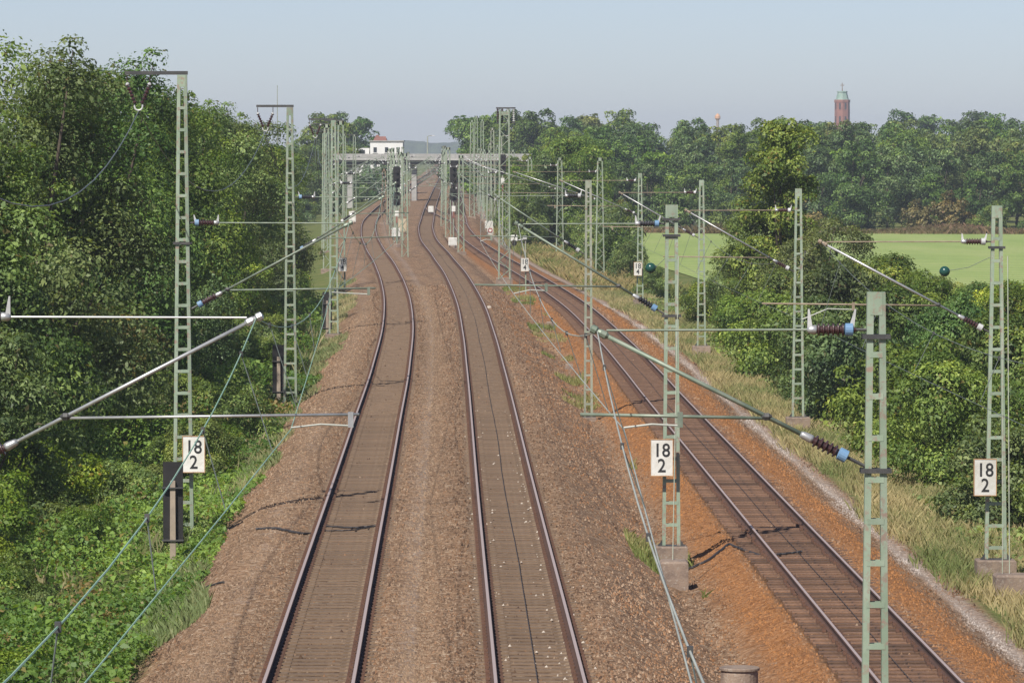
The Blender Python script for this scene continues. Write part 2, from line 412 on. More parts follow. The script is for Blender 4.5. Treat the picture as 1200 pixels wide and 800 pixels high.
def profile(y):
    """cross-section of the ground at distance y: list of (x, z, rust, grass, pale)"""
    a, b, c, zc = x1(y), x2(y), x3(y), float(z3(y))
    vz = min(zc - 1.0, -0.85) if y < 330 else max(-0.85, -0.85 + 0 * y)
    k = min(1.0, max(0.0, (y - 330) / 90)); vz = (zc - 0.68) * (1 - k) + (-0.32) * k
    v0, v1 = b + 3.9, c - 2.6
    if v1 < v0 + 0.3:
        mid = (b + 1.8 + c - 1.6) / 2; v0, v1 = mid - 0.15, mid + 0.15
        vz = min(zc, 0) - 0.30
    s0, s1 = min(b + 1.6, v0 - 0.3), max(c - 1.55, v1 + 0.25)
    m12 = (a + b) / 2
    P = [(-3000, -2.5, 0, 1, 0), (-400, -2.5, 0, 1, 0), (-120, -2.4, 0, 1, 0), (-50, -2.2, 0, 1, 0), (a - 20, -1.9, 0, 1, 0), (a - 11, -1.6, 0, 1, 0),
         (a - 6.6, -1.4, 0, 1, 0), (a - 4.6, -1.15, 0, 1, 0), (a - 3.7, -0.85, 0, 0.85, 0), (a - 3.15, -0.60, 0.0, 0.35, 0.1), (a - 2.45, -0.27, 0.0, 0, 0.25),
         (a - 1.9, -0.19, 0.05, 0, 0.35), (a - 1.12, -0.178, 0.12, 0, 0.2), (a - 0.95, -0.225, 0.25, 0, 0), (a, -0.235, 0.05, 0, 0), (a + 0.95, -0.225, 0.25, 0, 0),
         (a + 1.12, -0.178, 0.12, 0, 0.25), (a + 1.7, -0.20, 0.05, 0, 0.45), (m12, -0.24, 0.25, 0, 0.0), (b - 1.7, -0.21, 0.1, 0, 0.0),
         (b - 1.12, -0.178, 0.1, 0, 0.0), (b - 0.95, -0.225, 0.2, 0, 0), (b, -0.235, 0, 0, 0.12), (b + 0.95, -0.225, 0.2, 0, 0), (b + 1.12, -0.178, 0.1, 0, 0.0)]
    P += [(s0, -0.21, 0.02, 0, 0), ((s0 + v0) / 2, (-0.21 + vz) / 2, 0.02, 0, 0), (v0 - 0.25, vz + 0.1, 0.05, 0.22, 0), (v0, vz, 0.15, 0.30, 0),
          (v0 + (v1 - v0) * 0.3, vz, 0.10, 0.12, 0), (v0 + (v1 - v0) * 0.7, vz + 0.02, 0.22, 0.0, 0), (v1, vz + 0.05, 0.50, 0, 0), ((v1 + s1) / 2, (vz + zc - 0.22) / 2, 0.85, 0, 0),
          (s1, zc - 0.24, 0.95, 0, 0), (c - 1.3, zc - 0.25, 0.5, 0, 0), (c - 0.95, zc - 0.228, 0.25, 0, 0), (c, zc - 0.228, 0.1, 0, 0), (c + 0.95, zc - 0.228, 0.3, 0, 0),
          (c + 1.14, zc - 0.18, 0.8, 0, 0), (c + 1.7, zc - 0.24, 0.95, 0, 0), (c + 2.3, zc - 0.55, 0.55, 0, 0), (c + 2.9, zc - 0.85, 0.15, 0, 0.15),
          (c + 3.3, zc - 0.95, 0.05, 0, 0.72), (c + 3.7, zc - 0.97, 0, 0.40, 0.4), (c + 4.2, zc - 1.0, 0, 0.9, 0.1), (c + 5.5, zc - 1.15, 0, 1, 0), (c + 8, zc - 1.3, 0, 1, 0),
          (c + 14, -2.0, 0, 1, 0), (c + 25, -2.1, 0, 1, 0), (90, -2.2, 0, 1, 0), (160, -2.3, 0, 1, 0), (400, -2.5, 0, 1, 0), (3000, -2.5, 0, 1, 0)]
    if y > 450:
        k = min(1, (y - 450) / 120)
        P = [(px, pz, r * (1 - 0.85 * k), g, pl) for px, pz, r, g, pl in P]
    return P
def ground_z(x, y):
    P = profile(y)
    return float(np.interp(x, [q[0] for q in P], [q[1] for q in P]))

# ------------------------------------------------------------------ ground sheet
def build_ground():
    rows = list(np.arange(-20, 80, 10)) + list(np.arange(80, 360, 1.5)) + list(np.arange(360, 900, 6)) + list(np.arange(900, 2300, 50)) + [2600, 3200, 4200, 5800]
    sub = []
    P0 = profile(100)
    vs, cols = [], []
    def refine(P):
        out = []
        for q, r in zip(P[:-1], P[1:]):
            wdt = r[0] - q[0]
            n = 1 if wdt > 6 else 2
            for i in range(n):
                t = i / n
                out.append(tuple(q[j] + (r[j] - q[j]) * t for j in range(5)))
        out.append(P[-1]); return out
    base_counts = [1 if (r[0] - q[0]) > 6 else 2 for q, r in zip(P0[:-1], P0[1:])]
    for y in rows:
        P = profile(y); out = []
        for (q, r), n in zip(zip(P[:-1], P[1:]), base_counts):
            for i in range(n):
                t = i / n
                out.append(tuple(q[j] + (r[j] - q[j]) * t for j in range(5)))
        out.append(P[-1])
        for (x, z, ru, g, pl) in out:
            near = 0.02 if 60 < y < 400 and -30 < x < 40 else 0
            off = min(abs(x - x1(y)), abs(x - x2(y)), abs(x - x3(y)))
            amp = near * (0.1 if off < 2.1 else 0.7)
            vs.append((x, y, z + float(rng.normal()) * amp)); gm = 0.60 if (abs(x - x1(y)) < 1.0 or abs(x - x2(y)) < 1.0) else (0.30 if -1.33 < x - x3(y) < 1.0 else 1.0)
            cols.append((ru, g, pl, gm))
    nc = len(vs) // len(rows)
    fs = [(r*nc+i, r*nc+i+1, (r+1)*nc+i+1, (r+1)*nc+i) for r in range(len(rows)-1) for i in range(nc-1)]
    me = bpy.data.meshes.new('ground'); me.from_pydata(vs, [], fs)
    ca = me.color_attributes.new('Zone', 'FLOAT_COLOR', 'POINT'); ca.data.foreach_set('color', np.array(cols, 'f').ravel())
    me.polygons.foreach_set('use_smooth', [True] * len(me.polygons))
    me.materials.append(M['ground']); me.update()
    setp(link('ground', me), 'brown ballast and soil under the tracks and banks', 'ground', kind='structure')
build_ground()

# field of green crop beyond the bushes
fv, ff = [], []
fy = [200, 260, 330, 420, 520, 607]
for y in fy:
    lo = x3(y) + (16 if y < 430 else 13)
    for i in range(9):
        t = i / 8
        x = lo + (150 - lo) * t
        fv.append((x, y, ground_z(x, y) + 0.06))
for r in range(len(fy) - 1):
    for i in range(8):
        ff.append((r*9+i, r*9+i+1, (r+1)*9+i+1, (r+1)*9+i))
me = bpy.data.meshes.new('field'); me.from_pydata(fv, [], ff); me.materials.append(M['field'])
setp(link('field', me), 'flat bright green crop field beyond the bushes', 'field', kind='structure')

# ------------------------------------------------------------------ tracks
RAIL = [(-0.075,-0.172),(0.075,-0.172),(0.075,-0.16),(0.012,-0.14),(0.010,-0.05),(0.036,-0.038),(0.036,-0.006),(0.028,0.0),(-0.028,0.0),(-0.036,-0.006),(-0.036,-0.038),(-0.010,-0.05),(-0.012,-0.14),(-0.075,-0.16)]
def rail_mesh(fc, side, fz, y0, y1):
    ys = list(np.arange(y0, min(y1, 330), 2.0)) + list(np.arange(max(330, y0), y1, 5.0)) + [y1]
    vs, fs, ms = [], [], []
    n = len(RAIL)
    for y in ys:
        x = float(fc(y)); z = float(fz(y)); sl = float(fc(y + 0.5) - fc(y - 0.5)); k = math.sqrt(1 + sl * sl)
        for (px, pz) in RAIL:
            o = side * 0.7535 + px
            vs.append((x + o / k, y - o * sl / k, z + pz))
    for i in range(len(ys) - 1):
        for k in range(n):
            k2 = (k + 1) % n
            fs.append((i*n+k, i*n+k2, (i+1)*n+k2, (i+1)*n+k)); ms.append(1 if k == 7 else 0)
    me = bpy.data.meshes.new('rail'); me.from_pydata(vs, [], fs)
    me.materials.append(M['rail_side']); me.materials.append(M['rail_top']); me.polygons.foreach_set('material_index', ms); me.update()
    return me
def sleeper_mesh(kind):
    b = MB()
    if kind == 'concrete':
        hw, zt, zb = 0.13, -0.185, -0.36
        for x0, x1_, t0, t1 in ((-1.3, -0.45, -0.195, -0.185), (-0.45, 0.45, -0.205, -0.205), (0.45, 1.3, -0.185, -0.195)):
            b.hexa([(x0,-hw,zb),(x1_,-hw,zb),(x1_,hw,zb),(x0,hw,zb)], [(x0,-hw+0.025,t0),(x1_,-hw+0.025,t1),(x1_,hw-0.025,t1),(x0,hw-0.025,t0)])
    else:
        b.bevel_block((0, 0, -0.40), (2.55, 0.25, 0.215), 0.012)
    b.cur = 1
    for s in (-1, 1):
        for o in (-0.115, 0.115):
            b.box((s * 0.7535 + o, 0, -0.155), (0.075, 0.16 if kind == 'concrete' else 0.20, 0.05))
            b.box((s * 0.7535 + o * 1.1, 0, -0.118), (0.035, 0.035, 0.035))
    return b.mesh('sleeper', [M['sleeper'] if kind == 'concrete' else M['wood'], M['clip']])
SM = {'concrete': sleeper_mesh('concrete'), 'wood': sleeper_mesh('wood')}
def track(label, fc, fz, kind, y0, y1, n_single, cable):
    t = empty('railway_track', (0, 0, 0), label, 'railway track', 'railway tracks')
    for s in (-1, 1): link('rail', rail_mesh(fc, s, fz, y0, y1), t)
    y = 78.0; i = 0
    far = MB()
    src = SM[kind]
    sv = [tuple(v.co) for v in src.vertices]; sf = [tuple(p.vertices) for p in src.polygons]; smi = [p.material_index for p in src.polygons]
    V, F, I = [], [], []
    while y < min(y1, 620):
        x, z = float(fc(y)), float(fz(y)); sl = float(fc(y + 0.5) - fc(y - 0.5))
        jit = random.uniform(-0.012, 0.012) if kind == 'concrete' else random.uniform(-0.05, 0.05)
        jz = random.uniform(-0.008, 0.008); ang = -math.atan(sl) + (random.uniform(-0.004, 0.004) if kind == 'concrete' else random.uniform(-0.018, 0.018))
        if i < n_single:
            o = link('sleeper', src, t, (x + (random.uniform(-0.05, 0.05) if kind == 'wood' else 0), y + jit, z + jz)); o.rotation_euler = (0, 0, ang)
        else:
            ca, sa = math.cos(ang), math.sin(ang); b = len(V)
            V += [(x + vx * ca - vy * sa, y + jit + vx * sa + vy * ca, z + vz + jz) for vx, vy, vz in sv]
            F += [tuple(k + b for k in f) for f in sf]; I += smi
        i += 1; y += 0.6 if kind == 'concrete' else 0.63
    if V:
        me = bpy.data.meshes.new('far_sleepers'); me.from_pydata(V, [], F)
        for mm in src.materials: me.materials.append(mm)
        me.polygons.foreach_set('material_index', I); me.update()
        setp(link('far_sleepers', me, t), kind='stuff')
    if cable:
        b = MB(); ys = np.arange(78, 470, 3.0)
        b.path([(float(fc(q)) + 0.02 * math.sin(q * 0.13) + float(rng.normal()) * 0.004, q, float(fz(q)) - 0.165) for q in ys], 0.008, 5)
        b.build('centre_cable', M['cable'], t)
    return t
track('railway track with brown concrete sleepers, leftmost of the three, curving left', c1, curve([(0,0),(3000,0)]), 'concrete', 76, 1900, 150, False)
track('middle railway track with a thin cable along its centre line', c2, curve([(0,0),(3000,0)]), 'concrete', 76, 1900, 150, True)
track('lower rusty track with dark timber sleepers, rightmost of the three', c3, z3, 'wood', 76, 1900, 150, True)
# crossover between the middle and the right track far away
XO = [(545, float(c3(545)) - 0.02), (575, float(c3(575)) - 0.55), (620, (float(c3(620)) + float(c2(620))) / 2), (660, float(c2(660)) + 0.55), (695, float(c2(695)) + 0.02)]
xo = empty('crossover_track', (0, 0, 0), 'crossover rails joining the middle and right tracks far away', 'railway track')
for s in (-1, 1): link('rail', rail_mesh(curve(XO), s, curve([(0, 0.004), (3000, 0.004)]), 545, 695), xo)

# ------------------------------------------------------------------ masts
def ladder_mast(x, y, zb, zt, label, w0=0.24, slope=0.0245, group='catenary masts', mat='mast', arm=None, found=(0.85, 0.85, 0.9), parts=True, pitch=0.545, clamps=()):
    e = empty('catenary_mast', (x, y, zb), label, 'mast', group)
    h = zt - zb
    w1 = w0 + slope * h
    M_ = M[mat]; lw, dp = 0.085, 0.16
    ws = lambda z: w1 + (w0 - w1) * (z / h)
    for s in (-1, 1):
        b = MB()
        lo, hi = ws(0) / 2, ws(h) / 2
        xs = lambda q: sorted((s * q, s * (q - lw)))
        (a0, a1), (b0, b1) = xs(lo), xs(hi)
        b.hexa([(a0,-dp/2,0),(a1,-dp/2,0),(a1,dp/2,0),(a0,dp/2,0)], [(b0,-dp/2,h),(b1,-dp/2,h),(b1,dp/2,h),(b0,dp/2,h)])
        b.build('leg', M_, e)
    z = h - 0.15; first = True; k = 0
    bat = MB()
    while z > 0.25:
        wi = ws(z) - 2 * lw + 0.03
        hh = 0.30 if first else 0.075
        if parts:
            b = MB(); b.box((0, -dp/2 + 0.006, z), (wi + 0.06, 0.022, hh)); b.build('batten', M_, e); b = MB(); b.box((0, dp/2 - 0.006, z), (wi + 0.06, 0.022, hh)); b.build('batten', M_, e)
        else:
            bat.box((0, -dp/2 + 0.006, z), (wi + 0.06, 0.022, hh)); bat.box((0, dp/2 - 0.006, z), (wi + 0.06, 0.022, hh))
        z -= pitch + (0.12 if first else 0); first = False
    if not parts: setp(bat.build('battens', M_, e), kind='stuff')
    if found:
        fx, fy_, fh = found
        b = MB(); b.bevel_block((0, 0, -fh), (fx, fy_, fh), 0.03)
        b.build('foundation', M['concrete'], e)
        b = MB(); b.box((0, 0, 0.008), (w1 + 0.2, 0.3, 0.016))
        for s in (-1, 1):
            b.add([(s*(w1/2), -0.09, 0.016), (s*(w1/2+0.1), -0.09, 0.016), (s*(w1/2), -0.09, 0.16), (s*(w1/2), -0.07, 0.016), (s*(w1/2+0.1), -0.07, 0.016), (s*(w1/2), -0.07, 0.16)], [(0,1,2),(3,5,4),(0,3,4,1),(1,4,5,2),(2,5,3,0)])
        b.build('base_plate', M['dark_steel'], e)
    for cz in clamps:
        b = MB(); wz = ws(cz - zb)
        b.box((0, -dp/2 - 0.02, cz - zb), (wz + 0.12, 0.05, 0.06)); b.box((0, dp/2 + 0.02, cz - zb), (wz + 0.12, 0.05, 0.06)); b.build('clamp_bracket', M['dark_steel'], e)
    if arm:
        a0, a1 = arm                      # local x range of the cross-arm, hung with a V of insulators
        b = MB(); b.box(((a0 + a1) / 2, 0, h + 0.05), (a1 - a0, 0.10, 0.09)); ca = b.build('cross_arm', M['dark_steel'], e)
        xa, xb, zz = a0 + 0.05, a0 + 0.62, h
        xm = (xa + xb) / 2
        for q in (xa, xb):
            b = MB(); p0, p1 = Vector((q, 0, zz - 0.22)), Vector((xm + (q - xm) * 0.28, 0, zz - 0.72))
            b.tube((q, 0, zz), p0, 0.015, 5); b.lathe(p0, p1, insul_prof(6, 0.03, 0.06), 8)
            b.build('insulator', M['insul'], ca)
            b = MB(); b.lathe(p0 + Vector((0, 0, 0.03)), p0.lerp(p1, 0.13), [(0, 0.02), (0.3, 0.05), (1, 0.05)], 8); b.build('insulator_cap', M['horn'], ca)
        b = MB(); pts = [(xm + 0.10 * math.cos(a), 0, zz - 0.78 + 0.10 * math.sin(a)) for a in np.linspace(math.pi, 2 * math.pi, 7)]
        b.path([(xm - 0.10, 0, zz - 0.68)] + pts + [(xm + 0.10, 0, zz - 0.68)], 0.022, 6); b.build('wire_saddle', M['horn'], ca)
        e['saddle'] = (x + xm, y, zb + zz - 0.90)
    return e

def insul_prof(n, r0, r1):
    pr = [(0.0, r0)]
    for i in range(n):
        t0 = (i + 0.15) / n
        pr += [(t0, r0), (t0 + 0.25 / n, r1), (t0 + 0.50 / n, r1 * 0.97), (t0 + 0.62 / n, r0)]
    pr.append((1.0, r0)); return pr

def cantilever(mx, y, s, tip, zl, zr, xr0, xb, contact, label, mats=('green_tube', 'insul', 'blue'), fine=True, group='cantilever arms', thick=1.0, diag=None):
    """bracket arm: mx mast face x, s +1 arm reaches right, tip (x, z) messenger clamp, zl lower hinge height, registration tube height zr from its free end xr0,
       drop bracket x xb, contact (x, z)"""
    e = empty('cantilever_arm', (mx, y, tip[1]), label, 'cantilever', group)
    B = lambda: MB((mx, y, tip[1]))
    mt, mi, mc = (M[k] for k in mats)
    n = 8 if fine else 5
    tx, tz = tip
    zt = tz + 0.02
    r = 0.030 * thick
    # horizontal stay
    ia, ib = mx + s * 0.10, mx + s * 0.72
    B().tube((ib, y, zt), (tx + s * -0.12, y, tz + 0.01), 0.016 * thick, n).build('stay_tube', mt, e)
    bi = B(); bi.lathe((ia, y, zt), (ib, y, zt), [(0, 0.03), (0.12, 0.03)] + [(0.12 + t * 0.72, q) for t, q in insul_prof(7 if fine else 4, 0.048, 0.082)] + [(0.86, 0.045), (1, 0.03)], 16 if fine else 6)
    ins = bi.build('insulator', mi, e)
    B().lathe((ia + s * 0.03, y, zt), (ia + s * 0.15, y, zt), [(0, 0.035), (0.1, 0.085), (0.9, 0.085), (1, 0.05)], 16 if fine else 6).build('insulator_cap', mc, ins)
    B().lathe((ib - s * 0.11, y, zt), (ib + s * 0.02, y, zt), [(0, 0.05), (0.1, 0.062), (0.8, 0.05), (1, 0.025)], 12).build('end_fitting', M['silver'], ins, smooth=True)
    B().tube((mx - s * 0.05, y, zt), (ia + s * 0.04, y, zt), 0.022, 6).build('hinge_pin', M['dark_steel'], e)
    hh = 0.27 if y < 100 else 0.20
    for q, lean in ((ia + s * 0.06, -s * 0.05), (ib - s * 0.02, s * 0.02)):
        B().hexa([(q-0.035,y-0.012,zt+0.02),(q+0.035,y-0.012,zt+0.02),(q+0.035,y+0.012,zt+0.02),(q-0.035,y+0.012,zt+0.02)],
                 [(q+lean-0.008,y-0.008,zt+hh),(q+lean+0.014,y-0.008,zt+hh),(q+lean+0.014,y+0.008,zt+hh),(q+lean-0.008,y+0.008,zt+hh)]).build('arcing_horn', M['horn'], ins)
    # diagonal
    p0 = Vector((mx, y, zl)); p1 = Vector((tx, y, tz)); d = (p1 - p0).normalized()
    q0, q1 = p0 + d * 0.25, p0 + d * 0.80
    B().tube(q1, p1 + d * 0.06, r, n).build('diagonal_tube', M[diag] if diag else mt, e, smooth=True)
    B().tube(p0 - d * 0.04, q0, 0.026, 6).build('hinge_pin', M['dark_steel'], e)
    i2 = B().lathe(q0, q1, [(0, 0.04), (0.1, 0.05)] + [(0.1 + t * 0.78, q) for t, q in insul_prof(6 if fine else 4, 0.048, 0.084)] + [(0.9, 0.05), (1, 0.04)], 16 if fine else 6).build('insulator', mi, e)
    B().lathe(q0 - d * 0.02, q0 + d * 0.12, [(0, 0.035), (0.1, 0.085), (0.9, 0.085), (1, 0.05)], 16 if fine else 6).build('insulator_cap', mc, i2)
    B().lathe(q1 - d * 0.06, q1 + d * 0.12, [(0, 0.05), (0.2, 0.058), (0.8, 0.048), (1, 0.035)], 12).build('end_fitting', M['silver'], i2, smooth=True)
    # messenger clamp
    B().lathe(p1 - d * 0.16, p1 + d * 0.10, [(0, 0.03), (0.15, 0.055), (0.45, 0.05), (0.6, 0.035), (0.7, 0.06), (0.95, 0.055), (1, 0.02)], 8).build('messenger_clamp', mt, e)
    # registration tube
    t = (zr - p0.z) / (p1.z - p0.z); pr = p0.lerp(p1, t)
    B().tube(pr + Vector((0, 0, -0.02)), (xr0, y, zr + 0.03), 0.022 * thick, n).build('registration_tube', mt, e, smooth=True)
    B().lathe(pr + Vector((-0.07, 0, 0)), pr + Vector((0.07, 0, 0)), [(0, 0.02), (0.3, 0.055), (0.7, 0.055), (1, 0.02)], 6).build('tube_clamp', M['dark_steel'] if fine else mt, e)
    B().box((xb, y, zr - 0.04), (0.07, 0.05, 0.20)).build('drop_bracket', mt, e)
    B().path([(xb, y, zr - 0.12), ((xb + contact[0]) / 2, y, zr - 0.10), (contact[0], y, contact[1] + 0.02)], 0.016 * thick, 6).build('steady_arm', M['wire_pale'] if fine else mt, e)
    return e

def guy(x0, y0, z0, x1_, y1_, z1_, name, label, mat='wire_dark', r=0.012):
    b = MB(); b.tube((x0, y0, z0), (x1_, y1_, z1_), r, 5); o = b.build(name, M[mat]); return setp(o, label, 'wire')

# nearest cantilevers: the left one hangs from a mast outside the frame
DL0, DM0 = 64.0, 64.0
mL0 = at(-68, 400, DL0).x
ladder_mast(mL0, DL0, -1.3, 10.6, 'tall ladder mast at the left edge holding the nearest silver arm', w0=0.24, arm=(-1.15, 0.14), group='masts along the left track')
tL0 = at(300, 373, DL0)
cantilever(mL0 + 0.16, DL0, 1, (tL0.x, tL0.z), 4.78, at(0, 488, DL0).z, at(421, 492, DL0).x, at(411, 492, DL0).x, (at(341, 503, DL0).x, 5.36),
           'thick silver cantilever arm with white end cap reaching in from the left edge', ('silver', 'insul', 'white'), thick=0.85)
mM0 = at(1026.5, 400, DM0).x
ladder_mast(mM0, DM0, -1.7, at(1000, 342, DM0).z, 'nearest green ladder mast standing tall in front of the right track', w0=0.235, slope=0.021, group='masts between the middle and right tracks',
            clamps=(at(0, 394, DM0).z, at(0, 551, DM0).z))
tM0 = at(700, 388, DM0)
cantilever(at(1012, 400, DM0).x, DM0, -1, (tM0.x, tM0.z), at(0, 545, DM0).z, at(0, 488, DM0).z, at(680, 486, DM0).x, at(797, 486, DM0).x, (at(731, 503, DM0).x, 5.36),
           'large green cantilever arm with blue capped insulators on the nearest mast', ('green_tube', 'insul', 'blue'))

# masts carrying the 18/2 boards and those behind them
D1 = 121.0
aL = []
mL1 = at(214, 300, 122).x
L1 = ladder_mast(mL1, 122, -1.35, at(0, 88, 122).z, 'tall green ladder mast behind the left 18 2 board, with overhead cross arm', arm=(-1.42, 0.14), group='masts along the left track', clamps=(at(0, 285, 122).z,))
tip = at(409, 262, 122)
cantilever(mL1 + 0.17, 122, 1, (tip.x, tip.z), at(0, 363, 122).z, at(0, 339, 122).z, at(440, 337, 122).x, at(432, 337, 122).x, (x1(122) - 0.55, 5.36), 'green cantilever arm on the mast with the left 18 2 board', ('green_tube', 'insul', 'blue'))
mC1 = at(787, 300, D1).x
C1 = ladder_mast(mC1, D1, -0.85, at(0, 240, D1).z, 'green ladder mast on a concrete block carrying the middle 18 2 board', group='masts between the middle and right tracks', w0=0.30, slope=0.018,
            clamps=(at(0, 257, D1).z, at(0, 276, D1).z, at(0, 370, D1).z), found=(0.80, 0.75, 1.0))
tip = at(607, 263, D1)
cantilever(mC1 - 0.17, D1, -1, (tip.x, tip.z), at(0, 368, D1).z, at(0, 335, D1).z, at(556, 337, D1).x, at(640, 337, D1).x, (x2(D1) + 0.1, 5.36), 'green cantilever arm with dark insulators on the middle 18 2 mast', ('green_tube', 'black_insul', 'blue'))
mR1 = at(1168, 300, D1).x
R1 = ladder_mast(mR1, D1, at(0, 655, D1).z, at(0, 241, D1).z, 'green ladder mast on a concrete block carrying the right 18 2 board', group='masts right of the tracks', w0=0.25, slope=0.034,
            clamps=(at(0, 290, D1).z,), found=(0.97, 0.8, 0.9))
tip = at(963, 284, D1)
cantilever(mR1 - 0.14, D1, -1, (tip.x, tip.z), at(0, 390, D1).z, at(0, 357, D1).z, at(893, 357, D1).x, at(1000, 357, D1).x, (x3(D1) + 0.2, 4.72), 'pale grey cantilever arm with brown insulator on the right 18 2 mast', ('rust_tube', 'insul', 'horn'), diag='silver')

# further masts, row by row: (D, x pixel, top pixel or None, base z)
ordw = ['second', 'third', 'fourth', 'fifth', 'sixth', 'seventh', 'eighth', 'ninth', 'tenth', 'eleventh', 'twelfth', 'thirteenth']
Lrow = [(64, mL0, None)]
saddles = [(mL0 - 0.82, 64, 9.75), tuple(L1['saddle'])]
lm = [(183, 340, 126, 'ladder'), (246, 391, 141, 'ladder'), (321, 399.5, 142, 'lattice'), (385, 383, 146, 'lattice'), (450, None, None, 'lattice'), (515, None, None, 'lattice'), (580, None, None, 'lattice'), (645, None, None, 'lattice'), (712, None, None, 'lattice')]
msgr1 = [(8, -2.6, 6.9), (64, tL0.x, tL0.z), (122, at(409, 262, 122).x, at(409, 262, 122).z)]
cont1 = [(8, -3.06, 5.4), (64, at(341, 503, 64).x, 5.36), (122, x1(122) - 0.55, 5.36)]

def lattice_mast(x, y, zb, zt, label, w0=0.30, w1=0.62, group='catenary masts', mat='mast', sq=False, arms=0):
    """mast of two or four angle legs with zigzag lacing"""
    e = empty('lattice_mast', (x, y, zb), label, 'mast', group)
    h = zt - zb; dp = w0 if sq else 0.18
    nz = max(5, int(h / 0.62))
    for s in (-1, 1):
        for q in ((-1, 1) if sq else (0,)):
            b = MB()
            d0 = (w1 / 2 if sq else 0) * q; d1 = (w0 / 2 if sq else 0) * q; t = 0.055 if sq else 0.05
            dd = t if sq else 0.10
            b.hexa([(s*w1/2-t,d0-dd,0),(s*w1/2+t,d0-dd,0),(s*w1/2+t,d0+dd,0),(s*w1/2-t,d0+dd,0)], [(s*w0/2-t,d1-dd,h),(s*w0/2+t,d1-dd,h),(s*w0/2+t,d1+dd,h),(s*w0/2-t,d1+dd,h)])
            b.build('leg', M[mat], e)
    b = MB()
    for q in ((-1, 1) if sq else (0,)):
        for i in range(nz):
            za, zb_ = h * i / nz, h * (i + 1) / nz
            wa, wb = w1 + (w0 - w1) * i / nz, w1 + (w0 - w1) * (i + 1) / nz
            s = 1 if i % 2 else -1
            da, db = (wa / 2 * q, wb / 2 * q) if sq else (0, 0)
            b.tube((s*wa/2, da, za), (-s*wb/2, db, zb_), 0.03, 4)
            if sq:
                b.tube((q*wa/2, s*wa/2, za), (q*wb/2, -s*wb/2, zb_), 0.03, 4)
    setp(b.build('lacing', M[mat], e), kind='stuff')
    b = MB(); b.box((0, 0, h - 0.12), (w0 + 0.10, dp + 0.02, 0.26)); b.build('top_plate', M[mat], e)
    b = MB(); b.bevel_block((0, 0, -0.6), (w1 + 0.4, 0.8, 0.7), 0.03); b.build('foundation', M['concrete'], e)
    for k in range(arms):
        za = h + 0.25 - k * 1.0
        b = MB(); b.box((0.1, 0, za), (1.35, 0.12, 0.10)); ca = b.build('cross_arm', M['dark_steel'], e)
        for q in (-0.45, -0.15, 0.25, 0.65):
            MB().lathe((q, 0, za + (0.05 if k else -0.05)), (q, 0, za + (0.62 if k else -0.5)), insul_prof(4, 0.04, 0.09), 6).build('insulator', M['insul' if q < 0 else 'horn'], ca)
        if not k: 
            for q in (-0.3, 0.3): MB().tube((q, 0, h - 0.2), (q, 0, za), 0.04, 5).build('arm_post', M[mat], e)
    return e

for i, (D, px, py, kd) in enumerate(lm):
    x = at(px, 300, D).x if px else x1(D) - 4.3
    zt = at(0, py, D).z if py else 10.2
    zb = ground_z(x, D) + 0.15
    lab = f'{ordw[i + 1]} tall feeder mast from the camera along the left track'
    if kd == 'ladder':
        e = ladder_mast(x, D, zb, zt, lab + ', ladder type', arm=(-1.25, 0.14), group='masts along the left track')
        saddles.append(tuple(e['saddle']))
    else:
        e = lattice_mast(x, D, zb, zt, lab, 0.30, 0.52, group='masts along the left track')
        b = MB(); b.box((-0.45, 0, zt - zb + 0.05), (1.3, 0.10, 0.09)); b.build('cross_arm', M['dark_steel'], e)
        saddles.append((x - 0.85, D, zt - 0.75))
    tx = x1(D) - 0.15; stg = 0.3 * (-1) ** i
    tz = 7.05
    msgr1.append((D, tx, tz)); cont1.append((D, x1(D) + stg, 5.36))
    cantilever(x + 0.2, D, 1, (tx, tz), 5.0, 5.55, tx + 0.7, tx + 0.55, (x1(D) + stg, 5.36), f'green cantilever arm on the {ordw[i + 1]} mast of the left row', ('green_tube', 'black_insul', 'blue' if i < 1 else 'horn'), fine=i < 2)

msgr2 = [(8, 1.16, 6.75), (64, tM0.x, tM0.z), (D1, at(607, 263, D1).x, at(607, 263, D1).z)]
cont2 = [(8, 1.07, 5.4), (64, at(731, 503, 64).x, 5.36), (D1, x2(D1) + 0.1, 5.36)]
cm = [(185, 689.5, 211, 'ladder'), (250, 622, 205, 'ladder2'), (321, None, None, 'tower')]
# second middle mast, paint faded below
x = at(689.5, 300, 185).x
ladder_mast(x, 185, ground_z(x, 185) + 0.1, at(0, 211, 185).z, 'slim faded ladder mast beyond the middle 18 2 mast, between the tracks', w0=0.24, slope=0.012, mat='mast_dull', group='masts between the middle and right tracks', found=(0.6, 0.6, 0.5))
tip = at(582, 230, 185)
cantilever(x - 0.15, 185, -1, (tip.x, tip.z), at(0, 298, 185).z, 5.55, tip.x - 1.0, tip.x - 0.2, (x2(185) - 0.3, 5.36), 'green cantilever arm of the slim faded mast between the tracks', ('green_tube', 'black_insul', 'horn'))
msgr2.append((185, tip.x, tip.z)); cont2.append((185, x2(185) - 0.3, 5.36))
xt = at(591, 300, 338).x
lattice_mast(xt, 338, -0.3, at(0, 131, 338).z, 'big square lattice tower with two insulator arms, tallest beside the tracks', 0.62, 0.75, mat='mast', sq=True, arms=2)
for D in (255,):
    msgr2.append((D, x2(D) + 0.2, 6.95)); cont2.append((D, x2(D) + 0.3, 5.36))
cantilever(xt - 0.4, 338, -1, (x2(338) + 0.1, 7.0), 5.0, 5.55, x2(338) - 0.7, x2(338) - 0.3, (x2(338), 5.36), 'cantilever arm over the middle track on the big lattice tower', ('green_tube', 'black_insul', 'horn'), fine=False)
msgr2.append((338, x2(338) + 0.1, 7.0)); cont2.append((338, x2(338), 5.36))
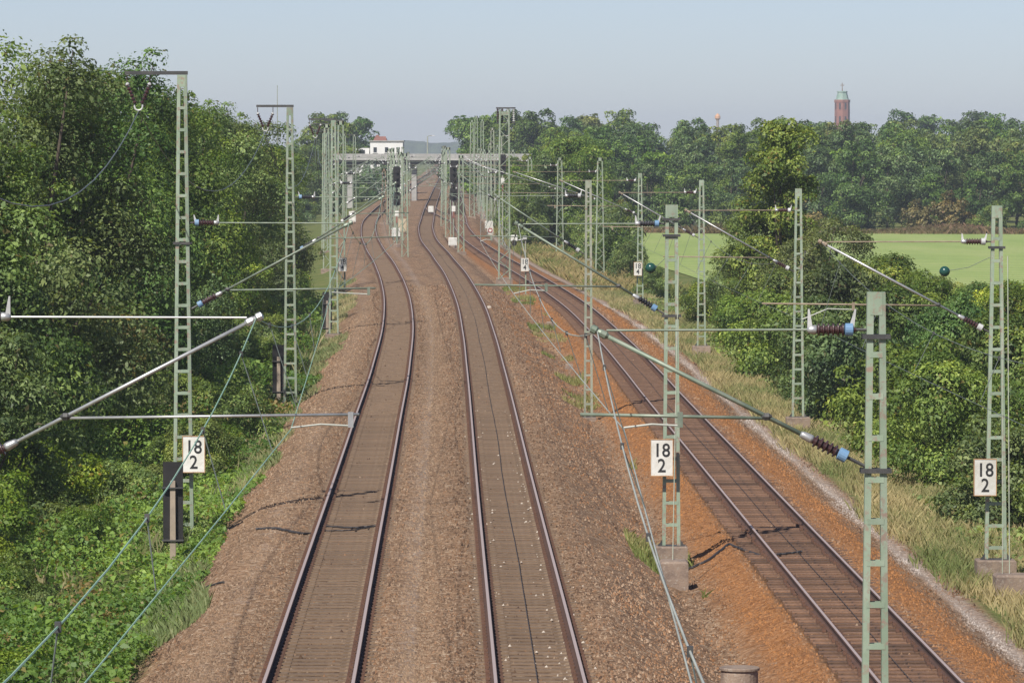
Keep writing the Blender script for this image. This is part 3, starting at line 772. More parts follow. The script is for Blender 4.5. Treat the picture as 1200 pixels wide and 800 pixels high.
for i, D in enumerate((400, 462, 525, 590, 655, 715)):
    xm = (x1(D) + x2(D)) / 2 - 0.3 + (0.35 if i % 2 else -0.1)
    lattice_mast(xm, D, -0.35, 7.7 if i > 1 else 8.2, f'{ordw[i] if i else "first"} lattice mast standing between the left and middle tracks', 0.30, 0.5, group='masts between the left and middle tracks')
    cantilever(xm + 0.2, D, 1, (x2(D), 7.0), 5.0, 5.55, x2(D) + 0.7, x2(D) + 0.5, (x2(D) - 0.2, 5.36), f'cantilever arm over the middle track on the {ordw[i] if i else "first"} far lattice mast', ('green_tube', 'black_insul', 'horn'), fine=False)
    msgr2.append((D, x2(D), 7.0)); cont2.append((D, x2(D) - 0.2, 5.36))

msgr3 = [(55, 8.6, 6.7), (D1, at(963, 284, D1).x, at(963, 284, D1).z)]
cont3 = [(55, 8.4, 4.75), (D1, x3(D1) + 0.2, 4.72)]
rm = [(185, 935.5, 221, 'ladder'), (248, 822, 211, 'ladder'), (321, 750, 203, 'ladder'), (385, 703, 185, 'lattice'), (450, 656, 185, 'lattice'), (515, 621, 184, 'lattice'), (580, 601, 176, 'lattice'), (640, 583, 170, 'lattice'), (705, 574, 168, 'lattice')]
for i, (D, px, py, kd) in enumerate(rm):
    x = at(px, 300, D).x; zt = at(0, py, D).z; zb = ground_z(x, D) + (0.55 if i < 3 else 0.1)
    lab = f'{ordw[i]} mast from the camera in the row right of the tracks'
    if kd == 'ladder':
        ladder_mast(x, D, zb, zt, lab + ', slim ladder type', w0=0.25, slope=0.026, group='masts right of the tracks', found=(0.9, 0.8, 0.9))
    else:
        lattice_mast(x, D, zb, zt, lab + ', laced type', 0.34, 0.66, group='masts right of the tracks')
    zc = float(z3(D)); tip = at(805, 247, D) if i == 0 else (at(727, 226, D) if i == 1 else Vector((x3(D) + 0.4, D, 7.15 + zc)))
    cantilever(x - 0.15, D, -1, (tip.x, tip.z), 4.95 + zc, 5.5 + zc, tip.x - 0.9, tip.x - 0.4, (x3(D) + 0.1, 5.36 + zc), f'cantilever arm on the {ordw[i]} mast of the row right of the tracks', ('rust_tube', 'insul', 'horn'), fine=i < 3, diag='silver')
    msgr3.append((D, tip.x, tip.z)); cont3.append((D, x3(D) + 0.1, 5.36 + zc))

# far yard masts near the bridge
for i, (px, py, D, mt) in enumerate([(553, 141, 600, 'mast'), (558, 136, 640, 'mast'), (565, 140, 690, 'mast'), (577, 150, 560, 'mast_dull'), (450, 198, 560, 'rustmast')]):
    p = at(px, py, D)
    lattice_mast(p.x, D, ground_z(p.x, D) + 0.05, p.z, ['tall pale lattice mast near the bridge, leftmost of a tight cluster', 'tallest lattice mast of the tight cluster near the bridge', 'lattice mast near the bridge, rightmost of the tight cluster',
                  'faded lattice mast just left of the big tower', 'rusty orange lattice mast beside the left track near the bridge', 'rusty brown lattice mast among the bushes right of the tracks'][i], 0.3, 0.6, mat=mt)

for i, D in enumerate((420, 486, 548, 612, 676, 740)):
    xm = (x2(D) + x3(D)) / 2 if D > 540 else x2(D) + 2.1
    lattice_mast(xm, D, -0.35, 8.0 + 0.6 * (i % 2), f'{nth(i + 1)} lattice mast in the far gap between the middle and right tracks', 0.30, 0.5, group='far masts between the middle and right tracks')
    cantilever(xm - 0.2, D, -1, (x2(D) - 0.2, 7.0), 5.0, 5.55, x2(D) - 0.9, x2(D) - 0.6, (x2(D), 5.36), f'far cantilever arm on the {nth(i + 1)} mast between middle and right tracks', ('green_tube', 'black_insul', 'horn'), fine=False)
for i, D in enumerate((490, 555, 620, 690, 750)):
    xm = x1(D) + 2.3
    lattice_mast(xm, D, -0.35, 8.4, f'{nth(i + 1)} far lattice mast close to the right of the left track', 0.30, 0.5, group='far masts beside the left track')
    cantilever(xm - 0.2, D, -1, (x1(D) + 0.2, 7.0), 5.0, 5.55, x1(D) - 0.5, x1(D) - 0.3, (x1(D), 5.36), f'far cantilever arm over the left track on the {nth(i + 1)} mast beside it', ('green_tube', 'black_insul', 'horn'), fine=False)
for i, D in enumerate((545, 610, 672, 735)):
    xm = x3(D) + 3.2
    lattice_mast(xm, D, -0.5, 8.2, f'{nth(i + 1)} far lattice mast close to the right of the right track', 0.32, 0.55, group='far masts beside the right track')
    cantilever(xm - 0.2, D, -1, (x3(D) + 0.2, 7.0), 5.0, 5.55, x3(D) - 0.5, x3(D) - 0.3, (x3(D), 5.36), f'far cantilever arm over the right track on the {nth(i + 1)} mast beside it', ('green_tube', 'black_insul', 'horn'), fine=False)

# ------------------------------------------------------------------ overhead lines
def sag_pts(sup, sag, n=14):
    out = []
    for (a, b) in zip(sup[:-1], sup[1:]):
        L = b[0] - a[0]; s = sag * (L / 58.0) ** 2
        for i in range(n):
            t = i / n
            out.append(Vector((a[1] + (b[1] - a[1]) * t, a[0] + L * t, a[2] + (b[2] - a[2]) * t - 4 * s * t * (1 - t))))
    q = sup[-1]; out.append(Vector((q[1], q[0], q[2]))); return out
def overhead(msg, con, label, mat, r=0.0098):
    e = empty('overhead_line', (0, 0, 0), label, 'overhead line', 'overhead lines')
    MB().path(sag_pts(msg, 0.95), r, 5).build('messenger_wire', M[mat], e)
    MB().path(sag_pts(con, 0.05, 4), r * 0.92, 5).build('contact_wire', M[mat], e)
    for (a, b), (c, d) in zip(zip(msg[:-1], msg[1:]), zip(con[:-1], con[1:])):
        if a[0] > 330: break
        L = b[0] - a[0]; s = 0.95 * (L / 58) ** 2
        for k in range(6):
            t = (k + 0.5) / 6; y = a[0] + L * t
            zt = a[2] + (b[2] - a[2]) * t - 4 * s * t * (1 - t); zc = c[2] + (d[2] - c[2]) * t
            xt_, xc = a[1] + (b[1] - a[1]) * t, c[1] + (d[1] - c[1]) * t
            if zt > zc + 0.05:
                MB().tube((xt_, y, zt), (xc, y, zc), 0.006, 4).build('dropper', M['wire_dark'], e)
                MB().box((xt_, y, zt), (0.04, 0.06, 0.07)).build('dropper_clamp', M['dark_steel'], e)
overhead(msgr1, cont1, 'green overhead wires hung above the left track', 'wire_green', 0.0078)
overhead(msgr2, cont2, 'pale green overhead wires hung above the middle track', 'wire_pale')
overhead(msgr3, cont3, 'thin overhead wires hung above the right track', 'wire_dark', 0.006)
o = MB().path(sag_pts([(s[1], s[0], s[2]) for s in saddles], 1.9), 0.013, 5).build('feeder_wire', M['wire_dark'])
setp(o, 'dark sagging feeder wire slung along the tops of the left masts', 'wire')

# ------------------------------------------------------------------ kilometre boards
def text_mesh(txt, size):
    cu = bpy.data.curves.new('txt', 'FONT'); cu.body = txt; cu.size = size; cu.align_x = 'CENTER'; cu.extrude = 0.003; cu.offset = 0.012 * size; cu.resolution_u = 3
    o = bpy.data.objects.new('txt', cu); col.objects.link(o)
    dg = bpy.context.evaluated_depsgraph_get()
    me = bpy.data.meshes.new_from_object(o.evaluated_get(dg))
    bpy.data.objects.remove(o); bpy.data.curves.remove(cu)
    me.materials.clear(); me.materials.append(M['ink']); return me
TXT = {k: text_mesh(k, 0.47) for k in ('18', '2', '4')}
def board(px, py, D, low, label, wdt=0.53, hgt=0.88):
    p = at(px, py, D)
    e = empty('kilometre_board', (p.x, D, p.z - hgt / 2), label, 'sign', 'white kilometre boards')
    b = MB(); b.box((0, 0, hgt / 2), (wdt, 0.03, hgt)); b.build('plate', M['white'], e)
    b = MB(); t = 0.018
    b.box((-wdt/2 - t/2, 0, hgt/2), (t, 0.05, hgt + 2*t)); b.box((wdt/2 + t/2, 0, hgt/2), (t, 0.05, hgt + 2*t)); b.box((0, 0, -t/2), (wdt, 0.05, t)); b.box((0, 0, hgt + t/2), (wdt, 0.05, t))
    b.build('rim', M['signrust'], e)
    for txt, z in (('18', hgt * 0.53), (low, hgt * 0.10)):
        o = link('number', TXT[txt], e, (0, -0.019, z)); o.rotation_euler = (math.pi / 2, 0, 0)
        o.scale = (0.90, 1.0, 1)
    b = MB(); b.box((0, 0.09, 0.10), (wdt * 0.8, 0.15, 0.05)); b.box((0, 0.09, hgt - 0.12), (wdt * 0.8, 0.15, 0.05)); b.build('holder', M['dark_steel'], e)
    return e
board(227, 532, 121.6, '2', 'white 18 2 board on the left mast beside the black panel')
board(775.5, 536, 120.6, '2', 'white 18 2 board on the middle mast between the tracks')
board(1154.5, 559, 120.6, '2', 'white 18 2 board with rusty edge on the right mast')
board(401.5, 310, 320.5, '4', 'distant white 18 4 board left of the tracks')
board(615, 310, 319, '4', 'distant white 18 4 board between the middle and right tracks', 0.5, 0.86)
board(747.5, 315, 320.5, '4', 'distant white 18 4 board in front of the green field', 0.5, 0.86)
# the middle distant board stands on a post of its own
p = at(616, 325, 319.2); e = empty('sign_post', (p.x, 319.2, ground_z(p.x, 319.2)), 'thin green post holding the middle 18 4 board', 'post')
MB().box((0, 0, 0.9), (0.08, 0.06, 1.9)).build('post', M['mast'], e)
MB().bevel_block((0, 0, -0.2), (0.3, 0.3, 0.28), 0.03).build('foot_block', M['concrete'], e)

# ------------------------------------------------------------------ rear sides of signal marker boards in the brambles
for i, (px, pt, pb, pbot, D) in enumerate([(202.5, 541, 636, 690, 117.5), (326.5, 404, 461, 470, 186), (383.5, 342, 386, 392, 252)]):
    t, b_ = at(px, pt, D), at(px, pb, D)
    zg = min(at(px, pbot, D).z, ground_z(t.x, D)) - 0.1
    e = empty('marker_board', (t.x, D, zg), ['nearest black marker board on a pale post in the brambles', 'black marker board on a pale post beside the second left mast', 'smallest black marker board, at the foot of the third left mast'][i], 'sign', 'black signal marker boards')
    wd = 0.48
    MB().box((0, 0.05, (t.z + b_.z) / 2 - zg), (wd, 0.03, t.z - b_.z)).build('panel', M['black'], e)
    MB().hexa([(-0.075,-0.09,0),(0.075,-0.09,0),(0.075,0.03,0),(-0.075,0.03,0)], [(-0.06,-0.08,t.z-zg-0.45),(0.06,-0.08,t.z-zg-0.45),(0.06,0.03,t.z-zg-0.45),(-0.06,0.03,t.z-zg-0.45)]).build('post', M['post'], e)
    for zz in (0.62, (t.z - b_.z) - 0.07):
        MB().box((0, -0.045, t.z - zg - zz), (wd + 0.04, 0.17, 0.03)).build('strap', M['dark_steel'], e)

# ------------------------------------------------------------------ concrete blocks, guys, chamber, cables
def block(px, ptop, D, size, label, zbot):
    p = at(px, ptop, D)
    b = MB((p.x, D, zbot)); b.bevel_block((p.x, D, zbot), (size[0], size[1], p.z - zbot), 0.05)
    b.box((p.x, D - size[1] / 2 - 0.004, (p.z + zbot) / 2 - 0.1), (size[0] * 0.82, 0.01, 0.02))
    o = b.build('concrete_block', M['concrete'], loc=(p.x, D, zbot)); setp(o, label, 'block', 'concrete anchor blocks'); return p
pb = block(789.5, 656, 115.2, (0.66, 0.9), 'tapered concrete anchor block in front of the middle 18 2 mast', -2.0)
guy(pb.x - 0.02, 115.3, pb.z - 0.05, mC1 + 0.16, 120.6, at(0, 300, D1).z, 'guy_rod', 'thin guy rod rising from the middle anchor block', 'mast_dull', 0.014)
pb2 = block(1186, 672, 116.5, (0.85, 0.8), 'rusty stained concrete block at the right edge below the mast', -2.1)
guy(pb2.x - 0.05, 116.6, pb2.z - 0.05, mR1 + 0.25, 120.8, at(0, 300, D1).z, 'guy_rod', 'thin guy rod rising from the right edge block', 'mast_dull', 0.014)
guy(pb2.x - 0.22, 116.6, pb2.z - 0.05, mR1 + 0.12, 120.8, at(0, 330, D1).z, 'guy_rod', 'inner guy rod beside the right 18 2 mast', 'mast_dull', 0.010)
p = at(866.5, 781, 92.5); zg = ground_z(p.x, 92.5) - 0.1
e = empty('cable_chamber', (p.x, 92.5, zg), 'round concrete chamber with lid at the bottom edge of the picture', 'chamber')
MB().lathe((0, 0, 0), (0, 0, p.z - zg - 0.05), [(0, 0.36), (0.9, 0.355), (1, 0.34)], 24).build('shaft', M['concrete'], e, smooth=False)
MB().lathe((0, 0, p.z - zg - 0.052), (0, 0, p.z - zg), [(0, 0.385), (0.7, 0.385), (1, 0.37)], 24).build('lid', M['concrete'], e)
MB().lathe((-0.02, -0.33, 0.28), (-0.02, -0.40, 0.28), [(0, 0.07), (1, 0.06)], 12).build('pipe_stub', M['concrete'], e)
for (px, py, s, lab) in [(645, 394, 0.42, 'small flat concrete block among weeds beside the rusty slope'), (667, 434, 0.36, 'small concrete stub near the weeds, closer of two'), (573, 359, 0.22, 'pale box beside the middle track')]:
    D = 5750 * 10.5 / (py - 167) if px > 600 else 5750 * 9.2 / (py - 167)
    q = at(px, py, D); zz = ground_z(q.x, D)
    setp(MB((q.x, D, zz)).bevel_block((q.x, D, zz - 0.05), (s, s, s * 0.85), 0.03).build('concrete_block', M['concrete' if px > 600 else 'chip'], loc=(q.x, D, zz)), lab, 'block')
def ground_cable(pts, label, r=0.03, z=0.03):
    P = []
    for i in range(len(pts) - 1):
        for k in range(8):
            t = k / 8
            P.append((pts[i][0] + (pts[i+1][0] - pts[i][0]) * t, pts[i][1] + (pts[i+1][1] - pts[i][1]) * t + 0.05 * math.sin(k * 1.9 + i)))
    P.append(pts[-1])
    o = MB().path([(x, y, ground_z(x, y) + z) for x, y in P], r, 6).build('ground_cable', M['cable']); return setp(o, label, 'cable')
def gp(px, py, z):
    D = FOC * (CAM_H - z) / (py - HOR); p = at(px, py, D); return (p.x, p.y)
ground_cable([gp(300, 634, -0.5), gp(325, 629, -0.35), gp(352, 628, -0.2), gp(375, 624, -0.2)], 'black cable running from the left verge to the left track', 0.035)
ground_cable([gp(378, 618, -0.2), gp(412, 620, -0.2), gp(440, 618, -0.2)], 'black cable lying between the rails of the left track', 0.025, 0.06)
ground_cable([gp(378, 624, -0.2), gp(410, 623, -0.2), gp(438, 619, -0.2)], 'second thinner cable between the left track rails', 0.018, 0.06)
ground_cable([gp(806, 680, -1.6), gp(830, 673, -1.5), gp(855, 660, -1.4), gp(890, 655, -1.0)], 'black cable from the middle anchor block towards the right track', 0.035)
ground_cable([gp(905, 652, -0.9), gp(925, 650, -0.9), gp(940, 648, -0.9)], 'short black cable inside the right track', 0.028, 0.08)
ground_cable([gp(195, 716, -1.1), gp(230, 712, -0.9), gp(262, 703, -0.6)], 'dark cable on the gravel edge near the left brambles', 0.028)
for (px, py, D, lab, mast, zt_) in [(1107, 318, 121, 'dark green ball hung beside the right 18 2 mast', mR1 - 0.1, 300), (762.5, 314, 121, 'dark green ball hung beside the middle 18 2 mast', mC1 - 0.1, 300)]:
    p = at(px, py, D)
    e = empty('ball_insulator', (p.x, D, p.z), lab, 'insulator', 'dark green ball insulators')
    MB().lathe((-0.13, 0, -0.02), (0.13, 0, 0.02), [(0, 0.02), (0.06, 0.06), (0.18, 0.10), (0.35, 0.127), (0.5, 0.133), (0.65, 0.127), (0.82, 0.10), (0.94, 0.06), (1, 0.02)], 14).build('ball', M['greenball'], e, smooth=True)
    MB().path([(0.12, 0, 0.02), ((mast - p.x) / 2, 0, 0.10), (mast - p.x, 0, at(0, zt_, D).z - p.z)], 0.007, 4).build('wire', M['wire_dark'], e)

# ------------------------------------------------------------------ signals and lineside boxes
def signal(px, ptop, D, label, screen=1.0, two=False):
    x = at(px, 200, D).x; zg = ground_z(x, D); zt = at(0, ptop, D).z
    e = empty('light_signal', (x, D, zg), label, 'signal', 'light signals')
    h = zt - zg
    MB().tube((0, 0, 0), (0, 0, h - 0.3), 0.07, 8).build('post', M['mast_dull'], e)
    MB().bevel_block((0, 0, -0.2), (0.6, 0.6, 0.5), 0.04).build('foundation', M['concrete'], e)
    sc_ = MB()
    zlist = [(h - 1.9, 1.9)] + ([(h - 3.5, 1.2)] if two else [])
    for zz, hh in zlist:
        b = MB(); b.add([(-0.33,-0.14,zz+0.12),(-0.2,-0.14,zz),(0.2,-0.14,zz),(0.33,-0.14,zz+0.12),(0.33,-0.14,zz+hh-0.12),(0.2,-0.14,zz+hh),(-0.2,-0.14,zz+hh),(-0.33,-0.14,zz+hh-0.12),
                         (-0.33,-0.08,zz+0.12),(-0.2,-0.08,zz),(0.2,-0.08,zz),(0.33,-0.08,zz+0.12),(0.33,-0.08,zz+hh-0.12),(0.2,-0.08,zz+hh),(-0.2,-0.08,zz+hh),(-0.33,-0.08,zz+hh-0.12)],
                        [tuple(range(8)), tuple(range(15, 7, -1))] + [(i, (i+1) % 8 + 0, (i+1) % 8 + 8, i + 8) for i in range(8)])
        s_ = b.build('screen', M['black'], e)
        for k in range(3):
            MB().lathe((0, -0.15, zz + 0.4 + k * 0.5), (0, -0.34, zz + 0.4 + k * 0.5), [(0, 0.13), (1, 0.12)], 10).build('lamp_hood', M['black'], s_)
    MB().box((0, -0.12, h - 4.2 if two else h - 2.5), (0.34, 0.02, 0.5)).build('name_plate', M['white'], e)
    MB().box((0, -0.13, h - 4.75 if two else h - 3.2), (0.16, 0.02, 0.55)).build('mast_plate', M['rooftile'], e)
    b = MB(); b.box((0.3, 0, h * 0.35), (0.03, 0.03, h * 0.7)); b.box((0.5, 0, h * 0.35), (0.03, 0.03, h * 0.7))
    for k in range(int(h * 0.7 / 0.4)): b.box((0.4, 0, 0.2 + k * 0.4), (0.2, 0.025, 0.025))
    b.build('ladder', M['mast_dull'], e)
    return e
signal(531.5, 190, 443, 'tall black light signal between the middle and right tracks', two=True)
signal(465, 195, 437, 'black light signal between the left and middle tracks', two=True)
signal(589, 181, 470, 'black light signal behind the big lattice tower')
def cabinet(px, pbot, D, size, label, mat, lid='dark_steel'):
    x = at(px, 300, D).x; zg = ground_z(x, D)
    e = empty('lineside_cabinet', (x, D, zg), label, 'cabinet', 'lineside cabinets')
    MB().bevel_block((0, 0, 0.25), (size[0], 0.5, size[1]), 0.03).build('case', M[mat], e)
    for s in (-1, 1): MB().box((s * size[0] * 0.35, 0, 0.13), (0.08, 0.3, 0.27)).build('foot', M['dark_steel'], e)
    MB().box((0, -0.262, 0.25 + size[1] * 0.5), (size[0] * 0.8, 0.02, size[1] * 0.8)).build('door', M[mat], e)
cabinet(530.5, 285, 436, (0.75, 0.7), 'pale cabinet at the foot of the signal between tracks', 'white')
cabinet(471, 270, 500, (0.95, 1.3), 'beige cabinet among masts between the left and middle tracks', 'beige')
cabinet(464, 285, 470, (0.8, 0.9), 'white cabinet left of the beige one', 'white')
cabinet(413, 240, 560, (0.8, 1.2), 'small white cabinet left of the tracks near the bridge', 'white')
cabinet(505, 232, 640, (0.7, 0.8), 'white box beside the far middle track', 'white')
cabinet(573, 258, 545, (0.9, 1.0), 'white cabinet right of the tracks below the masts', 'white')
# red and white sign, dwarf signal
p = at(574.5, 270, 520); e = empty('square_sign', (p.x, 520, ground_z(p.x, 520)), 'small white sign with a red ring right of the far tracks', 'sign')
h = p.z - e.location.z
MB().tube((0, 0, 0), (0, 0, h), 0.03, 6).build('post', M['mast_dull'], e)
MB().box((0, -0.05, h), (0.65, 0.02, 0.9)).build('plate', M['white'], e)
MB().lathe((0, -0.062, h), (0, -0.075, h), [(0, 0.26), (1, 0.26)], 16).build('ring', M['red'], e)
MB().lathe((0, -0.076, h), (0, -0.083, h), [(0, 0.15), (1, 0.15)], 16).build('ring_centre', M['white'], e)
p = at(604, 282, 365); e = empty('dwarf_signal', (p.x, 365, ground_z(p.x, 365)), 'white lamp unit with dark hood on a side arm near the big tower', 'signal')
h = p.z - e.location.z
MB().tube((0.75, 0, 0), (0.75, 0, h + 0.1), 0.05, 6).build('post', M['mast_dull'], e)
MB().tube((-0.2, 0, h), (0.75, 0, h + 0.1), 0.05, 6).build('side_arm', M['horn'], e)
MB().bevel_block((-0.1, 0, h), (0.5, 0.4, 0.42), 0.05).build('lamp_case', M['white'], e)
MB().lathe((-0.1, -0.05, h - 0.12), (-0.1, -0.4, h - 0.16), [(0, 0.2), (1, 0.22)], 12).build('hood', M['black'], e)
MB().bevel_block((0.7, 0, h + 0.1), (0.3, 0.3, 0.25), 0.03).build('counterweight', M['horn'], e)

# ------------------------------------------------------------------ bridge, house, tower, far hills
DB = 785.0
e = empty('road_bridge', (-14, DB, 0), 'pale concrete road bridge crossing over the tracks far away', 'bridge')
zu, zd, zp = at(0, 193, DB).z, at(0, 188, DB).z, at(0, 180.5, DB).z
BX0, BX1 = -62, 17
o = MB((-14, DB, 0)); o.box(((BX0+BX1)/2, DB + 5, (zu + zd) / 2), (BX1 - BX0, 9.6, zd - zu)); o.build('deck_girder', M['bridge_dark'], e)
o = MB((-14, DB, 0)); o.box(((BX0+BX1)/2, DB + 5, zd + 0.15), (BX1 - BX0, 10.6, 0.3)); o.build('deck_slab', M['bridge_conc'], e)
for yy in (-0.15, 10.15):
    o = MB((-14, DB, 0)); o.box(((BX0+BX1)/2, DB + yy, zd + 0.30 + (zp - zd - 0.30) / 2), (BX1 - BX0, 0.22, zp - zd - 0.30)); par = o.build('parapet', M['bridge_conc'], e)
    for k in range(26):
        xx = BX0 + 2.4 + k * (BX1 - BX0 - 4.8) / 25
        o = MB((-14, DB, 0)); o.box((xx, DB + yy - 0.13, zd + 0.30 + (zp - zd - 0.3) / 2), (0.18, 0.05, zp - zd - 0.34)); o.build('pilaster', M['bridge_conc'], par)
for xx in (-26, -15.7, 3.5):
    for yy in (2.0, 8.0):
        o = MB((-14, DB, 0)); o.box((xx, DB + yy, zu / 2 - 1), (0.8, 0.9, zu + 2)); o.build('pier', M['bridge_conc'], e)
for xx in (-36, 15.4):
    o = MB((-14, DB, 0)); o.box((xx, DB + 5, zu / 2 - 1.2), (3, 10.2, zu + 1.6)); o.build('abutment', M['bridge_conc'], e)
for s in (-1, 1):
    xx = -37.5 if s < 0 else 17.1
    b = MB(); b.add([(xx, DB - 0.6, -3), (xx + s*45, DB - 0.6, -3), (xx + s*45, DB - 0.6, -1.5), (xx, DB - 0.6, zd - 0.3), (xx, DB - 10, -3), (xx + s*45, DB - 10, -3), (xx, DB + 20, -3), (xx + s*45, DB + 20, -3), (xx, DB + 11, zd - 0.3), (xx + s*45, DB + 11, -1.5)],
                   [(4, 5, 2, 3), (3, 2, 9, 8), (8, 9, 7, 6), (4, 3, 8, 6), (5, 7, 9, 2)])
    mm = b.mesh('embankment', M['ground']); ca = mm.color_attributes.new('Zone', 'FLOAT_COLOR', 'POINT'); ca.data.foreach_set('color', [0, 1, 0, 1] * len(mm.vertices))
    setp(link('embankment', mm), 'grassy ramp carrying the road up to the bridge', 'embankment', kind='structure')
for px in (501, 588):
    p = at(px, 160, DB + 3)
    e = empty('street_lamp', (p.x, DB + 3, zd + 0.3), 'slim street lamp standing on the bridge above the middle track' if px < 560 else 'slim street lamp at the right end of the bridge', 'lamp')
    MB().tube((0, 0, 0), (0, 0, p.z - zd - 0.3), 0.12, 6, 0.08).build('pole', M['mast_dull'], e)
    MB().path([(0, 0, p.z - zd - 0.32), (0.3, -0.2, p.z - zd - 0.2), (0.9, -0.5, p.z - zd - 0.15)], 0.05, 5).build('bracket', M['mast_dull'], e)
    MB().box((0.95, -0.55, p.z - zd - 0.17), (0.5, 0.25, 0.12)).build('lamp_head', M['horn'], e)

# white house beyond the bridge
DH = 900.0
a, b_ = at(421, 166, DH), at(472, 166, DH)
hx0, hx1, hz = a.x, b_.x, a.z
e = empty('white_house', ((hx0 + hx1) / 2, DH, -2), 'long white house with a red roof behind the bridge', 'house')
H = lambda: MB(((hx0 + hx1) / 2, DH, -2))
H().box(((hx0 + hx1) / 2 + 1.0, DH + 5, (hz - 2) / 2), (hx1 - hx0 - 2.0, 10, hz + 2)).build('wall', M['housewhite'], e)
H().box((hx0 + 0.6, DH + 4, (hz - 3.2) / 2), (2.4, 7, hz + 0.8)).build('side_wing', M['housewhite'], e)
H().box(((hx0 + hx1) / 2 + 1.0, DH + 5, hz + 0.10), (hx1 - hx0 - 1.6, 10.4, 0.2)).build('roof_edge', M['bridge_conc'], e)
rx0, rx1 = at(437, 160, DH).x, at(453, 160, DH).x
_unused = H().add([(rx0, DH + 1.5, hz + 0.2), (rx1, DH + 1.5, hz + 0.2), (rx1, DH + 8, hz + 0.2), (rx0, DH + 8, hz + 0.2), (rx0 + 0.3, DH + 4.7, hz + 0.95), (rx1 - 0.3, DH + 4.7, hz + 0.95)], [(0, 1, 5, 4), (2, 3, 4, 5), (1, 2, 5), (3, 0, 4), (0, 3, 2, 1)])
bb = H(); bb.add([(rx0, DH + 1.5, hz + 0.2), (rx1, DH + 1.5, hz + 0.2), (rx1, DH + 8, hz + 0.2), (rx0, DH + 8, hz + 0.2), (rx0 + 0.3, DH + 4.7, hz + 0.95), (rx1 - 0.3, DH + 4.7, hz + 0.95)], [(0, 1, 5, 4), (2, 3, 4, 5), (1, 2, 5), (3, 0, 4), (0, 3, 2, 1)])
rf = bb.build('roof', M['rooftile'], e)
H().box((rx0 + 0.7, DH + 4.9, hz + 0.85), (0.5, 0.5, 0.7)).build('chimney', M['rooftile'], rf)
for row, zz in enumerate((hz - 1.5, hz - 4.3)):
    for k in range(3):
        xx = hx0 + 2.9 + k * 2.1
        if xx < hx1 - 0.5:
            wv = H().box((xx, DH - 0.01, zz), (0.6, 0.12, 0.9)).build('window', M['glass'], e)
            H().box((xx, DH - 0.08, zz - 0.62), (0.95, 0.16, 0.08)).build('sill', M['bridge_conc'], wv)
H().box((hx0 + 0.5, DH + 0.46, hz - 2.0), (1.0, 0.12, 0.9)).build('window', M['glass'], e)

# brick tower over the wood
DT = 2050.0
p0, p1 = at(978.5, 117, DT), at(995.5, 117, DT)
tx, tr, tz = (p0.x + p1.x) / 2, (p1.x - p0.x) / 2 * 1.05, p0.z
e = empty('brick_tower', (tx, DT, -2.5), 'red brick tower with green roof rising behind the wood', 'tower')
MB().lathe((0, 0, 0), (0, 0, tz + 2.5), [(0, tr * 1.03), (0.96, tr), (0.965, tr * 1.05), (1, tr * 1.05)], 8).build('shaft', M['brick'], e)
zr = at(0, 107, DT).z - tz
rf = MB().lathe((0, 0, tz + 2.5), (0, 0, tz + 2.5 + zr), [(0, tr * 0.92), (0.1, tr * 0.85), (0.85, tr * 0.62), (0.87, tr * 0.7), (1, tr * 0.68)], 8).build('roof', M['copper'], e)
zs = at(0, 97, DT).z - tz
MB().tube((0, 0, tz + 2.5 + zr), (0, 0, tz + 2.5 + zs), 0.22, 6, 0.12).build('spire_pole', M['rustmast'], rf)
MB().box((0, 0, tz + 2.5 + zs - 1.1), (1.6, 0.3, 0.3)).build('cross_bar', M['rustmast'], rf)
for k in range(8):
    a = math.pi / 8 + k * math.pi / 4
    for zz in (tz - 1.5, tz - 7.0):
        b = MB(); q = tr * 0.94
        ux, uy = math.cos(a), math.sin(a)
        b.hexa([(ux*q - uy*0.35, uy*q + ux*0.35, zz), (ux*q + uy*0.35, uy*q - ux*0.35, zz), (ux*(q+0.12) + uy*0.35, uy*(q+0.12) - ux*0.35, zz), (ux*(q+0.12) - uy*0.35, uy*(q+0.12) + ux*0.35, zz)],
               [(ux*q - uy*0.35, uy*q + ux*0.35, zz + 2.6), (ux*q + uy*0.35, uy*q - ux*0.35, zz + 2.6), (ux*(q+0.12) + uy*0.35, uy*(q+0.12) - ux*0.35, zz + 2.6), (ux*(q+0.12) - uy*0.35, uy*(q+0.12) + ux*0.35, zz + 2.6)])
        b.build('window_slit', M['glass'], e)
p = at(841, 134, 2600)
e = empty('orange_works_tower', (p.x, 2600, -2.5), 'tiny orange tower head peeping over the wood', 'tower')
MB().lathe((0, 0, 0), (0, 0, p.z + 1.5), [(0, 0.9), (1, 0.7)], 8).build('stem', M['post'], e)
MB().lathe((0, 0, p.z - 0.6), (0, 0, p.z + 2.9), [(0, 0.8), (0.25, 1.5), (0.6, 1.45), (0.85, 0.8), (1, 0.2)], 10).build('head', M['orange'], e)
p = at(325, 100, 900)
e = empty('radio_mast', (p.x, 900, -2.4), 'hair-thin grey radio mast over the left trees', 'mast')
MB().tube((0, 0, 0), (0, 0, p.z + 2.4), 0.16, 5, 0.06).build('pole', M['mast_dull'], e)
MB().box((0, 0, 1), (1.2, 1.2, 2)).build('base_hut', M['concrete'], e)

